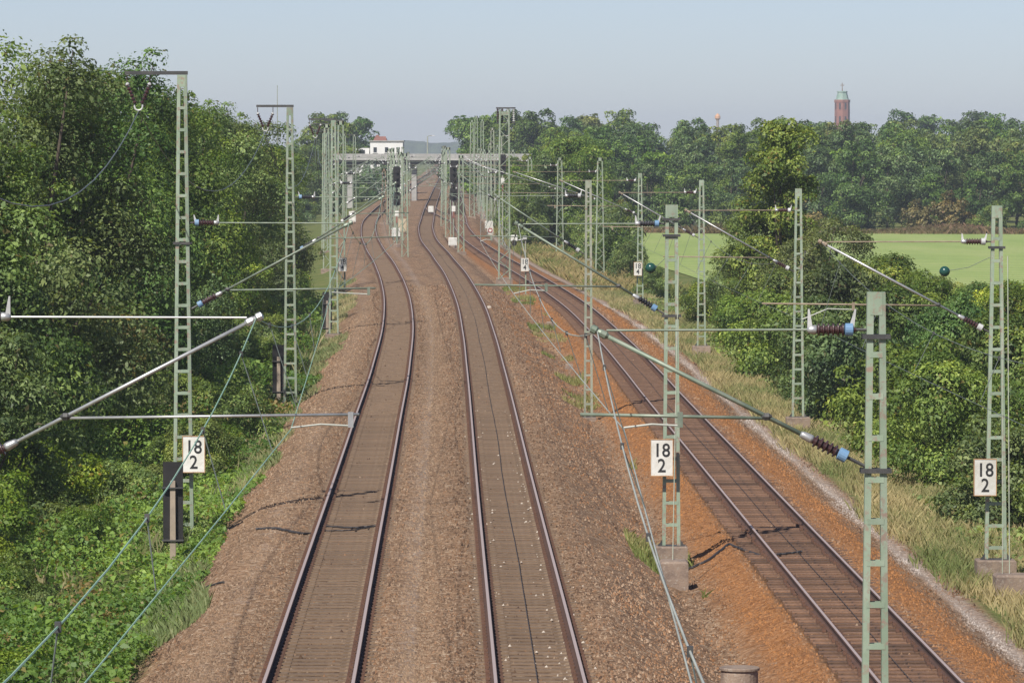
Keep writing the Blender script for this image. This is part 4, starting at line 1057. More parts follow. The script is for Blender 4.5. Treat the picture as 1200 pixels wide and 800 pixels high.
# ------------------------------------------------------------------ vegetation
def leaf_mesh(name, pos, nrm, size, cols, mat, aspect=0.5, fold=0.18):
    n = len(pos)
    nrm = nrm / (np.linalg.norm(nrm, axis=1, keepdims=True) + 1e-9)
    r = rng.normal(size=(n, 3)); r[:, 2] -= 0.6
    u = r - nrm * np.sum(r * nrm, 1, keepdims=True); u /= (np.linalg.norm(u, axis=1, keepdims=True) + 1e-9)
    v = np.cross(nrm, u)
    s = size[:, None]
    asp = (aspect * rng.uniform(0.8, 1.2, n))[:, None]
    a = pos - u * s * 0.5
    b = pos + v * s * asp * 0.5 + nrm * s * fold - u * s * 0.08
    c = pos + u * s * 0.5 - nrm * s * fold * 0.5
    d = pos - v * s * asp * 0.5 + nrm * s * fold - u * s * 0.08
    V = np.stack([a, b, c, d], 1).reshape(-1, 3)
    me = bpy.data.meshes.new(name)
    me.vertices.add(4 * n); me.vertices.foreach_set('co', V.astype('f').ravel())
    me.loops.add(4 * n); me.loops.foreach_set('vertex_index', np.arange(4 * n, dtype='i'))
    me.polygons.add(n); me.polygons.foreach_set('loop_start', np.arange(0, 4 * n, 4, dtype='i'))
    try: me.polygons.foreach_set('loop_total', np.full(n, 4, 'i'))
    except Exception: pass
    me.update(calc_edges=True)
    ca = me.color_attributes.new('Col', 'FLOAT_COLOR', 'POINT')
    C = np.concatenate([np.repeat(cols, 4, 0), np.ones((4 * n, 1))], 1)
    ca.data.foreach_set('color', C.astype('f').ravel())
    me.materials.append(mat)
    return me

G0 = np.array([0.082, 0.142, 0.034]); G1 = np.array([0.275, 0.345, 0.086]); G2 = np.array([0.20, 0.17, 0.055])
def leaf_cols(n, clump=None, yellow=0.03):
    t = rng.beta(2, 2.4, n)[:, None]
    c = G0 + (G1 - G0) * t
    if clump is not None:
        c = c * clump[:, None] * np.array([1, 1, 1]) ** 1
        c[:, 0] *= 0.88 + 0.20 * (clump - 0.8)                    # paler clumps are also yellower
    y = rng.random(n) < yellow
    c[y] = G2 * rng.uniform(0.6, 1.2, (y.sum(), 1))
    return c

def crown_points(h0, h1, rx, n_cl, n_leaf, shape='round', rc=(0.22, 0.38), lean=(0, 0), flat=0.85):
    """clumps of leaves through an uneven crown; returns positions, normals, clump shade and clump centres"""
    cs, rs = [], []
    H = h1 - h0
    def envelope(t):
        if shape == 'round': return math.sqrt(max(0.03, 1 - (2 * t - 0.9) ** 2 / 1.25))
        if shape == 'column': return math.sqrt(max(0.05, 1 - (2 * t - 1) ** 4)) * (1 - 0.35 * t)
        return math.sqrt(max(0.05, 1 - t ** 2.2))                # bush: widest at the ground
    n_lobe = max(5, n_cl // 6)
    lobes = []
    for i in range(n_lobe):                                      # boughs, each an uneven group of clumps
        t = (i + rng.random()) / n_lobe
        a = i * 2.4 + rng.uniform(-0.5, 0.5)
        q = rng.random() ** 0.5 * envelope(t) * rx * 0.78
        lobes.append((math.cos(a) * q + lean[0] * t, math.sin(a) * q + lean[1] * t, h0 + t * H * 0.92, rx * rng.uniform(0.28, 0.55) * (0.6 + 0.4 * envelope(t))))
    for i in range(n_cl):
        L = lobes[rng.integers(0, n_lobe)]
        d_ = rng.normal(size=3); d_ /= np.linalg.norm(d_); d_[2] *= 0.75
        r = rx * rng.uniform(rc[0] * 0.55, rc[1] * 0.85)
        p = np.array(L[:3]) + d_ * L[3] * rng.uniform(0.3, 1.0)
        p[2] = min(max(p[2], h0 + r * 0.3), h1 - r * 0.5)
        cs.append(tuple(p)); rs.append(r)
    for i in range(n_cl // 2):                                   # small ragged sprays round the outside
        k = rng.integers(0, n_cl); d_ = rng.normal(size=3); d_[2] = abs(d_[2]) * 0.8; d_ /= np.linalg.norm(d_)
        cs.append(tuple(np.array(cs[k]) + d_ * rs[k] * rng.uniform(0.85, 1.35))); rs.append(rs[k] * rng.uniform(0.25, 0.5))
    n_cl = len(cs)
    cs = np.array(cs); rs = np.array(rs)
    wgt = rs ** 2; wgt /= wgt.sum()
    idx = rng.choice(n_cl, n_leaf, p=wgt)
    d = rng.normal(size=(n_leaf, 3)); d[:, 2] += 0.45
    out = cs[idx] - np.array([0, 0, (h0 + h1) * 0.45]); out /= (np.linalg.norm(out, axis=1, keepdims=True) + 1e-6)
    d += out * 0.55
    d /= np.linalg.norm(d, axis=1, keepdims=True)
    rad = rs[idx] * (1 - 0.45 * rng.random(n_leaf) ** 2.6) * (1 + 0.13 * rng.normal(size=n_leaf))
    pos = cs[idx] + d * rad[:, None] * np.array([1, 1, flat])
    pos[:, 2] = np.maximum(pos[:, 2], h0 * 0.6 + 0.05)
    nrm = d * 1.0 + rng.normal(size=(n_leaf, 3)) * 0.38 + np.array([0, 0, 0.35])
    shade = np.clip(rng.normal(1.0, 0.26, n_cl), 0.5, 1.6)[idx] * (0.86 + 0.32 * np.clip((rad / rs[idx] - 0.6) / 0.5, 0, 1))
    return pos, nrm, shade, cs

def trunk_mesh(h0, h1, r, cs, n_limb=9):
    b = MB()
    pts = [(0.0, 0, -0.4), (r*0.3, 0, h0 * 0.4), (-r*0.2, r*0.3, h0), (r*0.4, 0, h0 + (h1 - h0) * 0.45), (0, 0, h0 + (h1 - h0) * 0.8)]
    b.path(pts, [r * 1.25, r, r * 0.85, r * 0.5, r * 0.12], 8)
    order = rng.permutation(len(cs))[:n_limb]
    for k in order:
        c = Vector(cs[k]); z0 = h0 * 0.8 + (c.z - h0) * 0.35
        st = Vector((0, 0, max(0.3, z0)))
        mid = st.lerp(c, 0.5) + Vector((0, 0, -0.08 * (c - st).length))
        b.path([st, mid, c], [r * 0.42, r * 0.28, r * 0.06], 5)
    return b.mesh('trunk', M['bark'], True)

TREE = {}
def make_tree(key, h, h0, rx, n_cl, n_leaf, lsize, shape='round', rc=(0.22, 0.38), r=0.18, aspect=0.55, yellow=0.03, limbs=9):
    pos, nrm, sh, cs = crown_points(h0, h, rx, n_cl, n_leaf, shape, rc)
    size = lsize * np.clip(rng.lognormal(-0.08, 0.34, len(pos)), 0.4, 2.0)
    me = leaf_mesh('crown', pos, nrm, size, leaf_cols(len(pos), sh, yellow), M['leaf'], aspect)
    TREE[key] = (me, trunk_mesh(h0, h, r, cs, limbs), h)
# near trees and shrubs (leaves of hand size), then ones for the middle distance and the far wood (leaf sprays)
make_tree('near_a', 13.0, 2.2, 4.6, 125, 66000, 0.130, 'round', (0.20, 0.36), 0.26)
make_tree('near_b', 11.0, 1.5, 3.8, 102, 52000, 0.128, 'round', (0.22, 0.38), 0.22)
make_tree('near_c', 8.0, 0.8, 3.4, 83, 42000, 0.130, 'round', (0.22, 0.40), 0.18)
make_tree('bush_a', 4.6, 0.15, 2.6, 68, 28000, 0.118, 'bush', (0.24, 0.42), 0.09)
make_tree('bush_b', 3.2, 0.1, 2.1, 49, 15000, 0.118, 'bush', (0.26, 0.44), 0.07)
make_tree('bush_c', 5.8, 0.3, 2.4, 68, 27000, 0.130, 'column', (0.26, 0.42), 0.10, aspect=0.4)
make_tree('poplar', 12.2, 0.6, 2.5, 209, 32000, 0.17, 'column', (0.22, 0.36), 0.18, yellow=0.05)
make_tree('mid_a', 12.5, 1.6, 4.4, 95, 15000, 0.26, 'round', (0.20, 0.36), 0.24)
make_tree('mid_b', 11.0, 1.0, 3.6, 83, 13000, 0.25, 'round', (0.22, 0.38), 0.2)
make_tree('mid_bush', 5.5, 0.1, 3.0, 57, 8000, 0.22, 'bush', (0.24, 0.42), 0.1)
make_tree('far_a', 14.0, 1.8, 5.2, 87, 11000, 0.38, 'round', (0.20, 0.34), 0.28)
make_tree('far_b', 12.0, 1.0, 4.4, 76, 9500, 0.36, 'round', (0.20, 0.36), 0.24)
make_tree('far_bush', 5.0, 0.0, 3.6, 49, 5200, 0.32, 'bush', (0.24, 0.40), 0.12)

def tree(kind, x, y, scale, label, tint='leaf', group=None, name='tree', cat='tree', rz=None, sz=1.0, z=None):
    me, tr, h = TREE[kind]
    e = empty(name, (x, y, ground_z(x, y) - 0.1 if z is None else z), label, cat, group, rz if rz is not None else random.uniform(0, 6.28))
    e.scale = (scale, scale, scale * sz)
    link('trunk' if cat == 'tree' else 'stems', tr, e)
    cr = link('crown', me, e)
    if tint != 'leaf':                                           # same leaves, another species' colour
        cr.material_slots[0].link = 'OBJECT'; cr.material_slots[0].material = M[tint]
    return e

TINTW = {'leaf': 'green', 'leaf_dark': 'dark green', 'leaf_light': 'light green', 'leaf_olive': 'olive', 'leaf_brown': 'brownish'}
ORD = ['nearest', 'second', 'third', 'fourth', 'fifth', 'sixth', 'seventh', 'eighth', 'ninth', 'tenth', 'eleventh', 'twelfth', 'thirteenth', 'fourteenth', 'fifteenth', 'sixteenth', 'seventeenth', 'eighteenth', 'nineteenth', 'twentieth', 'twenty-first', 'twenty-second', 'twenty-third', 'twenty-fourth', 'twenty-fifth', 'twenty-sixth', 'twenty-seventh', 'twenty-eighth', 'twenty-ninth', 'thirtieth']

# big trees behind the left bank: (x, y, kind, scale, tint)
left_big = [(-16.6, 138, 'near_a', 1.04, 'leaf'), (-15.4, 157, 'near_a', 1.02, 'leaf'), (-19.5, 162, 'near_a', 1.06, 'leaf_light'), (-14.9, 178, 'near_a', 1.02, 'leaf_dark'), (-17.5, 190, 'near_b', 1.16, 'leaf'),
            (-15.4, 207, 'near_b', 1.15, 'leaf'), (-18.5, 216, 'near_a', 1.0, 'leaf_dark'), (-15.6, 232, 'near_a', 0.92, 'leaf'), (-18.5, 243, 'near_a', 1.0, 'leaf_dark'), (-16.2, 262, 'near_b', 1.10, 'leaf'),
            (-16.0, 285, 'near_b', 1.05, 'leaf_olive'), (-18.5, 290, 'near_a', 0.95, 'leaf'), (-16.2, 312, 'near_b', 1.05, 'leaf')]
for i, (x, y, k, s, t) in enumerate(left_big):
    tree(k, x, y, s, f'{ORD[i]} big leafy tree of the wall of trees behind the left bank', t, 'big trees behind the left bank')
lb = [(-14.8, 112, 'near_c', 0.80, 'leaf'), (-13.4, 126, 'bush_c', 1.05, 'leaf'), (-15.8, 138, 'near_c', 0.95, 'leaf_dark'), (-14.6, 150, 'bush_a', 1.0, 'leaf'), (-16.0, 162, 'near_c', 0.85, 'leaf'), (-14.6, 174, 'bush_a', 1.05, 'leaf_brown'),
      (-13.6, 186, 'bush_a', 0.95, 'leaf'), (-14.0, 202, 'near_c', 0.72, 'leaf_dark'), (-14.2, 220, 'bush_a', 1.1, 'leaf'), (-15.0, 238, 'near_c', 0.75, 'leaf_light'), (-14.4, 256, 'bush_a', 1.0, 'leaf_olive'), (-15.0, 274, 'near_c', 0.75, 'leaf'), (-15.2, 296, 'bush_a', 1.2, 'leaf_light')]
for i, (x, y, k, s, t) in enumerate(lb):
    tree(k, x, y, s, f'{ORD[i]} bush along the edge of the left bank, below the big trees', t, 'bushes along the left bank', 'bush', 'bush')
# left side towards the bridge
i = 0
for y in np.arange(335, 765, 24):
    for off, k, s in ((9.5, 'mid_bush', 1.0), (13.5, 'mid_b', 0.98), (18.5, 'mid_a', 0.95)):
        yy = y + random.uniform(-8, 8); x = x1(yy) - off - random.uniform(0, 3) - (2 if y < 450 else 0)
        t = random.choice(['leaf', 'leaf', 'leaf_light', 'leaf_dark', 'leaf_olive'])
        i += 1; num = nth((i + 2) // 3)
        if k == 'mid_bush': tree(k, x, yy, s * random.uniform(0.7, 1.15), f'{TINTW[t]} bush, {num} from the camera along the left belt towards the bridge', t, 'bushes of the left belt towards the bridge', 'bush', 'bush')
        else: tree(k, x, yy, s * random.uniform(0.85, 1.08), f'{TINTW[t]} tree, {num} in the {"front" if k == "mid_b" else "rear"} row of the left belt towards the bridge', t, 'trees of the left belt towards the bridge')

# right bank bushes: (offset from right track, y, kind, scale, tint)
rb = [(9.0, 118, 'bush_c', 0.95, 'leaf'), (9.2, 130, 'bush_a', 0.95, 'leaf_light'), (7.6, 140, 'bush_b', 1.0, 'leaf'), (10.2, 146, 'bush_c', 1.0, 'leaf'), (7.5, 156, 'bush_a', 0.92, 'leaf'), (10.5, 162, 'bush_a', 1.12, 'leaf_olive'), (7.4, 170, 'bush_b', 1.25, 'leaf'),
      (9.6, 178, 'bush_c', 0.92, 'leaf_dark'), (7.0, 190, 'bush_b', 1.2, 'leaf_dark'), (10.0, 196, 'bush_a', 1.12, 'leaf'), (7.5, 206, 'bush_a', 0.95, 'leaf'), (9.2, 218, 'bush_a', 1.2, 'leaf'), (6.9, 226, 'bush_b', 1.3, 'leaf'), (11.5, 228, 'bush_a', 1.2, 'leaf_olive'), (8.6, 240, 'bush_a', 1.05, 'leaf_light'),
      (12.6, 214, 'bush_c', 0.9, 'leaf'), (7.2, 258, 'bush_b', 0.95, 'leaf'), (9.2, 272, 'bush_b', 1.0, 'leaf'), (7.6, 292, 'bush_b', 0.85, 'leaf_light'), (9.0, 312, 'bush_b', 0.7, 'leaf'), (8.2, 345, 'bush_b', 0.7, 'leaf'), (12, 182, 'bush_a', 0.9, 'leaf_light'), (14, 160, 'bush_b', 1.2, 'leaf_light'), (13.0, 140, 'bush_a', 0.85, 'leaf')]
rb.sort(key=lambda q: q[1])
rb = [(o_, y_, k_, s_ * (1.04 if 140 < y_ < 235 else 1.0), t_) for o_, y_, k_, s_, t_ in rb]
for i, (off, y, k, s, t) in enumerate(rb):
    tree(k, x3(y) + off, y, s, f'{ORD[i]} leafy bush on the bank right of the right track', t, 'bushes on the right bank', 'bush', 'bush')
tree('poplar', at(914, 200, 262).x, 262, 1.06, 'light green tree rising tall above the right bank bushes', 'leaf_poplar', cat='tree', sz=1.0)
tree('near_c', at(912, 200, 264).x, 264, 0.95, 'dense green tree filling in below the tall light green crown', 'leaf_light')
tree('near_c', at(962, 200, 255).x, 255, 0.88, 'rounded olive tree at the side of the tall light green tree', 'leaf_olive')
tree('near_c', at(878, 200, 275).x, 275, 0.70, 'lower green tree left of the tall light green tree', 'leaf')
for i, (px, D, sc_) in enumerate([(1028, 246, 0.88), (1062, 236, 0.95), (1100, 250, 0.92), (1138, 240, 0.92), (1176, 232, 0.98), (1210, 214, 1.0)]):
    tree('bush_a', at(px, 300, D).x, D, sc_, f'bush against the near edge of the green field, {nth(i + 1)} from the left', ['leaf', 'leaf_light', 'leaf_olive'][i % 3], 'bushes along the near edge of the field', 'bush', 'bush')
# right side far bushes towards the bridge
i = 0
for y in np.arange(372, 620, 20):
    for off, k, s in ((8.6, 'mid_bush', 0.7), (11.5, 'mid_bush', 0.9)):
        if y < 430 and off > 10: continue
        yy = y + random.uniform(-7, 7)
        t = random.choice(['leaf', 'leaf_light', 'leaf', 'leaf_olive']); i += 1
        tree(k, x3(yy) + off + random.uniform(0, 2), yy, s * random.uniform(0.8, 1.2), f'{TINTW[t]} bush, {nth(i)} of those right of the far tracks', t, 'bushes right of the far tracks', 'bush', 'bush')
i = 0
for y in np.arange(480, 770, 22):
    for px, k, s in ((612, 'mid_b', 0.75), (640, 'mid_b', 0.9), (672, 'mid_a', 0.9)):
        yy = y + random.uniform(-8, 8)
        t = random.choice(['leaf', 'leaf_dark', 'leaf', 'leaf_olive']); i += 1
        tree(k, at(px + random.uniform(-10, 12) + (y - 480) * 0.03, 200, yy).x, yy, s * random.uniform(0.85, 1.1), f'{TINTW[t]} tree, {nth(i)} from the camera in the grove right of the tracks', t, 'trees of the grove right of the tracks')
# wood behind the field: bushes at the edge, then rows of trees
for i, x in enumerate(np.arange(14, 92, 5.2)):
    yy = 618 + random.uniform(-3, 6); t = random.choice(['leaf_dark', 'leaf_olive', 'leaf_brown', 'leaf', 'leaf_dark'])
    tree('far_bush', x + random.uniform(-1.5, 1.5), yy, random.uniform(0.65, 1.15), f'{TINTW[t]} bush, {nth(i + 1)} from the left at the foot of the wood', t, 'bushes at the edge of the wood', 'bush', 'bush')
rows = [(632, 5.2, 0.60, 0.78, ['far_b', 'far_a']), (652, 5.6, 0.76, 0.92, ['far_a', 'far_b']), (690, 5.8, 0.88, 1.0, ['far_a']), (745, 6.2, 0.94, 1.06, ['far_a']), (820, 7.0, 1.0, 1.12, ['far_a'])]
rown = {632: 'front', 652: 'second', 690: 'third', 745: 'fourth', 820: 'rearmost'}
for (yy, st, s0, s1, kinds) in rows:
    for i, x in enumerate(np.arange(7 if yy < 790 else 2, yy * 0.117, st)):
        t = random.choice(['leaf', 'leaf', 'leaf_dark', 'leaf_olive', 'leaf', 'leaf_dark', 'leaf_dark'])
        s = random.uniform(s0, s1) * 0.99; k = random.choice(kinds)
        tree(k, x + random.uniform(-2, 2), yy + random.uniform(-7, 7), s, f'{TINTW[t]} tree, {nth(i + 1)} from the left in the {rown[yy]} row of the wood', t, 'trees of the wood behind the field')
tree('far_a', at(1000, 200, 612).x, 612, 0.82, 'broad dark tree jutting forward at the edge of the field', 'leaf_dark')
tree('far_b', at(958, 200, 622).x, 622, 0.9, 'dark rounded tree at the field edge beside the broad one', 'leaf_dark')
for px, py, D, k, lab in [(1055, 129, 980, 'far_a', 'round dark tree crown standing above the wood right of the brick tower'), (1088, 133, 990, 'far_b', 'smaller dark crown above the wood beside the round one'), (1135, 130, 980, 'far_a', 'wide crown above the wood near the right edge, left of two'),
                          (1168, 131, 1000, 'far_a', 'wide crown above the wood near the right edge, right of two'), (720, 129, 860, 'far_a', 'brownish crown rising highest above the wood left of the field'), (625, 132, 800, 'far_a', 'round crown above the grove just right of the big lattice tower'), (690, 133, 860, 'far_b', 'small brownish crown beside the highest crown of the wood')]:
    q = at(px, py + 3, D); h = q.z + 2.4; me_h = TREE[k][2]
    tree(k, q.x, D, h / me_h, lab, 'leaf_olive' if 'brownish' in lab else 'leaf_dark')
# beyond the bridge
for i, (px, py, D, k, t) in enumerate([(402, 137, 960, 'far_a', 'leaf_dark'), (424, 142, 970, 'far_b', 'leaf_dark'), (385, 139, 815, 'far_a', 'leaf'), (548, 152, 900, 'far_b', 'leaf_dark'), (557, 148, 860, 'far_b', 'leaf_dark'), (573, 146, 830, 'far_a', 'leaf'), (590, 140, 815, 'far_a', 'leaf')]):
    q = at(px, py, D); h = q.z + 2.3
    tree(k, q.x, D, h / TREE[k][2], ['dark tree left of the white house, leftmost but one', 'dark tree touching the left end of the white house', 'green tree at the left end of the bridge', 'dark tree standing alone right of the bridge gap', 'dark tree behind the tight mast cluster', 'green tree behind the bridge right of the mast cluster', 'green tree right behind the bridge end near the big tower'][i], t)
for i, (px, yy) in enumerate(((352, 752), (366, 768), (380, 776))):
    tree('mid_b', at(px, 200, yy).x, yy, 0.95, f'green tree in front of the left end of the bridge, {nth(i + 1)} from the left', 'leaf', 'trees before the bridge end')
for i, px in enumerate((404, 424, 446)):
    yy = 862 + 6 * i
    tree('far_bush', at(px, 200, yy).x, yy, 1.25, f'tall bush behind the bridge hiding the foot of the white house, {nth(i + 1)} from the left', 'leaf_dark', 'bushes below the white house', 'bush', 'bush')
for i in range(26):
    yy = 960 + i * 38; s = -1 if i % 2 else 1
    x = (x1(yy) - 10 - random.uniform(0, 8)) if s < 0 else (x3(yy) + 10 + random.uniform(0, 8))
    tree('far_bush', x, yy, random.uniform(0.6, 1.0), f'distant bush {"left" if s < 0 else "right"} of the tracks beyond the bridge, {nth(i // 2 + 1)} on that side', random.choice(['leaf', 'leaf_dark', 'leaf_olive']), 'bushes beyond the bridge', 'bush', 'bush')

# far wooded ridge
hv, hf = [], []
xs = np.arange(-900, 900, 6.0)
for j, (yy, amp) in enumerate(((4300, 0.0), (4400, 1.0), (4700, 1.15), (5300, 0.3))):
    for x in xs:
        z = -2.5 + amp * (8.5 + 3.0 * math.sin(x * 0.011 + 1) + 2.0 * math.sin(x * 0.037) + 1.6 * abs(math.sin(x * 0.19 + j)) + random.uniform(0, 2.0))
        hv.append((x, yy + random.uniform(-10, 10), z))
nx = len(xs)
for j in range(3):
    for i in range(nx - 1): hf.append((j*nx+i, j*nx+i+1, (j+1)*nx+i+1, (j+1)*nx+i))
me = bpy.data.meshes.new('hills'); me.from_pydata(hv, [], hf)
m, nt_, p = newmat('far_woodland'); 
n_ = N(nt_, 'ShaderNodeTexNoise', i_Scale=0.08, i_Detail=6); g_ = N(nt_, 'ShaderNodeNewGeometry'); nt_.links.new(g_.outputs['Position'], n_.inputs['Vector'])
nt_.links.new(ramp(nt_, n_.outputs['Fac'], [(0.35, (0.035, 0.055, 0.025)), (0.65, (0.08, 0.11, 0.045))]), p.inputs['Base Color']); p.inputs['Roughness'].default_value = 1
me.materials.append(m)
setp(link('hills', me), 'bluish wooded ridge on the horizon', 'hills', kind='structure')

# ------------------------------------------------------------------ brambles, grass and weeds
def noise2(x, y, seed):
    r = np.random.default_rng(seed); out = np.zeros_like(x)
    for k in range(9):
        a = r.uniform(0, 6.28); f = r.uniform(0.25, 1.6); out += np.sin((x * math.cos(a) + y * math.sin(a)) * f + r.uniform(0, 6.28)) / (0.6 + f)
    return out / 4.0
gz_cache = {}
def gzv(x, y):
    out = np.empty_like(x)
    key = np.round(y / 2).astype(int)
    for k in np.unique(key):
        if k not in gz_cache:
            P = profile(k * 2.0); gz_cache[k] = ([q[0] for q in P], [q[1] for q in P])
        mk = key == k
        out[mk] = np.interp(x[mk], *gz_cache[k])
    return out
def brambles():
    y = 84 + (300 - 84) * rng.random(250000) ** 1.55
    off = 2.7 + (14.5 - 2.7) * rng.random(len(y)) ** 1.1
    edge = 3.15 + 0.6 * noise2(y * 0.5, y * 0.13, 5) + np.where(y > 200, 0.8, 0)
    x = c1(y) - off
    n = noise2(x, y, 3) + 0.5 * noise2(x * 2.6, y * 2.2, 13)
    hgt = np.clip(0.50 + 1.15 * n + (off - 5) * 0.10, 0.05, 2.4) * np.clip((off - 2.6) / 2.2, 0.2, 1)
    px_ = np.abs(x + 8.15); hgt = np.where((px_ < 0.75) & (y > 104) & (y < 118), hgt * 0.2, hgt)
    keep = off > edge
    x, y, hgt, n, off = x[keep], y[keep], hgt[keep], n[keep], off[keep]
    z = gzv(x, y) + hgt * (1 - 0.75 * rng.random(len(x)) ** 2.5) + 0.05 * rng.normal(size=len(x))
    nrm = np.stack([rng.normal(size=len(x)) * 0.6, rng.normal(size=len(x)) * 0.6 - 0.15, np.ones(len(x)) * 0.8], 1)
    size = np.clip(rng.lognormal(-2.36, 0.40, len(x)), 0.04, 0.26) * np.where(y > 170, 1.25, 1.0)
    patch = noise2(x * 0.5, y * 0.4, 11)
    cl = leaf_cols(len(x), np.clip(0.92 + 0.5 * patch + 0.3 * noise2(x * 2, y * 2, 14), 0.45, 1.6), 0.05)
    dry = (noise2(x * 1.2, y * 0.9, 21) > 0.62) & (rng.random(len(x)) < 0.7)
    cl[dry] = np.array([0.30, 0.215, 0.10]) * rng.uniform(0.6, 1.1, (dry.sum(), 1))
    me = leaf_mesh('brambles', np.stack([x, y, z], 1), nrm, size, cl, M['leaf'], 0.65)
    setp(link('brambles', me), 'tangled green brambles covering the left bank', 'brambles', kind='stuff')
brambles()
for i, (off, y, sc_) in enumerate(sorted([(10.2, 91, 0.70), (8.0, 94, 0.45), (9.5, 98, 0.62), (6.4, 103, 0.34), (7.6, 107, 0.52), (10.6, 108, 0.85), (9.0, 121, 0.75), (10.4, 131, 0.95), (9.4, 158, 0.95), (9.6, 174, 1.1), (8.8, 185, 0.85), (9.2, 210, 1.1), (9.0, 232, 1.1), (9.0, 250, 1.15), (9.0, 272, 1.2), (9.2, 296, 1.25),  (8.4, 113, 0.56), (5.4, 131, 0.30), (7.6, 138, 0.40), (9.2, 147, 0.55), (6.0, 156, 0.36), (7.9, 166, 0.50), (6.6, 178, 0.44), (8.6, 192, 0.60), (6.2, 206, 0.42), (7.6, 222, 0.62), (6.8, 240, 0.55), (8.0, 262, 0.75), (7.4, 284, 0.7), (8.4, 306, 0.9)], key=lambda q: q[1])):
    tree('bush_b', x1(y) - off, y, sc_, f'{nth(i + 1)} small shrub from the camera growing out of the left brambles', ['leaf_light', 'leaf', 'leaf_light', 'leaf_olive'][i % 4], 'small shrubs in the left brambles', 'bush', 'bush')
r2 = random.Random(91)
for i in range(64):
    y = 88 + 215 * (i + r2.random()) / 64 * (0.55 + 0.45 * (i / 64)); off = 4.4 + 6.8 * r2.random()
    if abs(x1(y) - off + 8.15) < 1.0 and 103 < y < 122: off += 2.2
    tree('bush_b', x1(y) - off, y, r2.uniform(0.24, 0.55) * (1 + (off - 4.4) * 0.08) * (1.35 if y > 128 else 1.0), f'low leafy scrub mound on the left bank, {nth(i + 1)} from the camera', r2.choice(['leaf', 'leaf_light', 'leaf_light', 'leaf']), 'scrub mounds on the left bank', 'bush', 'bush', sz=r2.uniform(0.7, 1.1))
def right_undergrowth():
    n = 42000
    y = 88 + (330 - 88) * rng.random(n) ** 1.5
    off = 5.6 + 9.0 * rng.random(n) ** 1.2
    x = c3(y) + off
    nn = noise2(x, y, 8)
    hgt = np.clip(0.15 + 0.5 * nn + (off - 5.6) * 0.15, 0.05, 1.6)
    z = gzv(x, y) + hgt * (1 - 0.7 * rng.random(n) ** 2)
    nrm = np.stack([rng.normal(size=n) * 0.6, rng.normal(size=n) * 0.6 - 0.15, np.ones(n) * 0.8], 1)
    me = leaf_mesh('undergrowth', np.stack([x, y, z], 1), nrm, rng.uniform(0.10, 0.24, n), leaf_cols(n, np.clip(1.1 + 0.4 * noise2(x*0.6, y*0.5, 4), 0.6, 1.6), 0.06), M['leaf_light'], 0.55)
    setp(link('undergrowth', me), 'low leafy growth at the foot of the right bank bushes', 'undergrowth', kind='stuff')
right_undergrowth()

def grass(name, label, x, y, hgt, cols, wid=0.022, bend=0.35):
    n = len(x); z = gzv(x, y) - 0.02
    a = rng.uniform(0, 2 * math.pi, n); b = rng.normal(size=(n, 2)) * bend * hgt[:, None]
    ux, uy = np.cos(a) * wid, np.sin(a) * wid * 0.4
    P0 = np.stack([x - ux, y - uy, z], 1); P1 = np.stack([x + ux, y + uy, z], 1)
    P2 = np.stack([x + ux * 0.6 + b[:, 0] * 0.4, y + uy * 0.6 + b[:, 1] * 0.4, z + hgt * 0.6], 1)
    P3 = np.stack([x + b[:, 0], y + b[:, 1], z + hgt], 1)
    V = np.stack([P0, P1, P2, P3], 1).reshape(-1, 3)
    me = bpy.data.meshes.new(name)
    me.vertices.add(4 * n); me.vertices.foreach_set('co', V.astype('f').ravel())
    me.loops.add(4 * n); me.loops.foreach_set('vertex_index', np.arange(4 * n, dtype='i'))
    me.polygons.add(n); me.polygons.foreach_set('loop_start', np.arange(0, 4 * n, 4, dtype='i'))
    me.update(calc_edges=True)
    ca = me.color_attributes.new('Col', 'FLOAT_COLOR', 'POINT')
    ca.data.foreach_set('color', np.concatenate([np.repeat(cols, 4, 0), np.ones((4 * n, 1))], 1).astype('f').ravel())
    me.materials.append(M['grass'])
    setp(link(name, me), label, 'grass', kind='stuff')
GD = np.array([0.46, 0.37, 0.19]); GG = np.array([0.19, 0.235, 0.075])
def gcol(x, y, seed, dry):
    t = np.clip(0.5 + dry + 0.8 * noise2(x * 1.1, y * 0.5, seed) + 0.22 * rng.normal(size=len(x)), 0, 1)[:, None]
    return (GG + (GD - GG) * t) * rng.uniform(0.75, 1.2, (len(x), 1))
n = 140000
y = 88 + (360 - 88) * rng.random(n) ** 1.7
off = 3.15 + 4.8 * rng.random(n) ** 1.15
x = c3(y) + off
keep = rng.random(n) < np.clip((off - 3.5 + 0.7 * noise2(x, y * 0.7, 31)) * 1.2, 0, 1)
x, y = x[keep], y[keep]
grass('verge_grass', 'dry yellow and green grass strip along the right track', x, y, rng.uniform(0.10, 0.46, len(x)), gcol(x, y, 41, 0.12), 0.013)
n = 30000
y = 88 + (340 - 88) * rng.random(n) ** 1.5
off = 2.4 + 1.5 * rng.random(n)
x = c1(y) - off
keep = noise2(x * 0.8, y * 0.4, 51) + (off - 3.0) * 0.6 > 0.05
x, y = x[keep], y[keep]
grass('edge_grass', 'short green grass between the ballast and the left brambles', x, y, rng.uniform(0.08, 0.30, len(x)), gcol(x, y, 61, -0.32))
n = 26000
y = 345 + 270 * rng.random(n); x = c3(y) + 3.8 + 8 * rng.random(n)
grass('far_verge_grass', 'rough grass under the bushes right of the far tracks', x, y, rng.uniform(0.3, 0.9, n), gcol(x, y, 43, 0.0), 0.05, 0.5)
n = 16000
y = 86 + (300 - 86) * rng.random(n) ** 1.4
x = c1(y) - 3.8 - 9 * rng.random(n)
keep = noise2(x * 1.3, y * 0.9, 55) > 0.08
x, y = x[keep], y[keep]
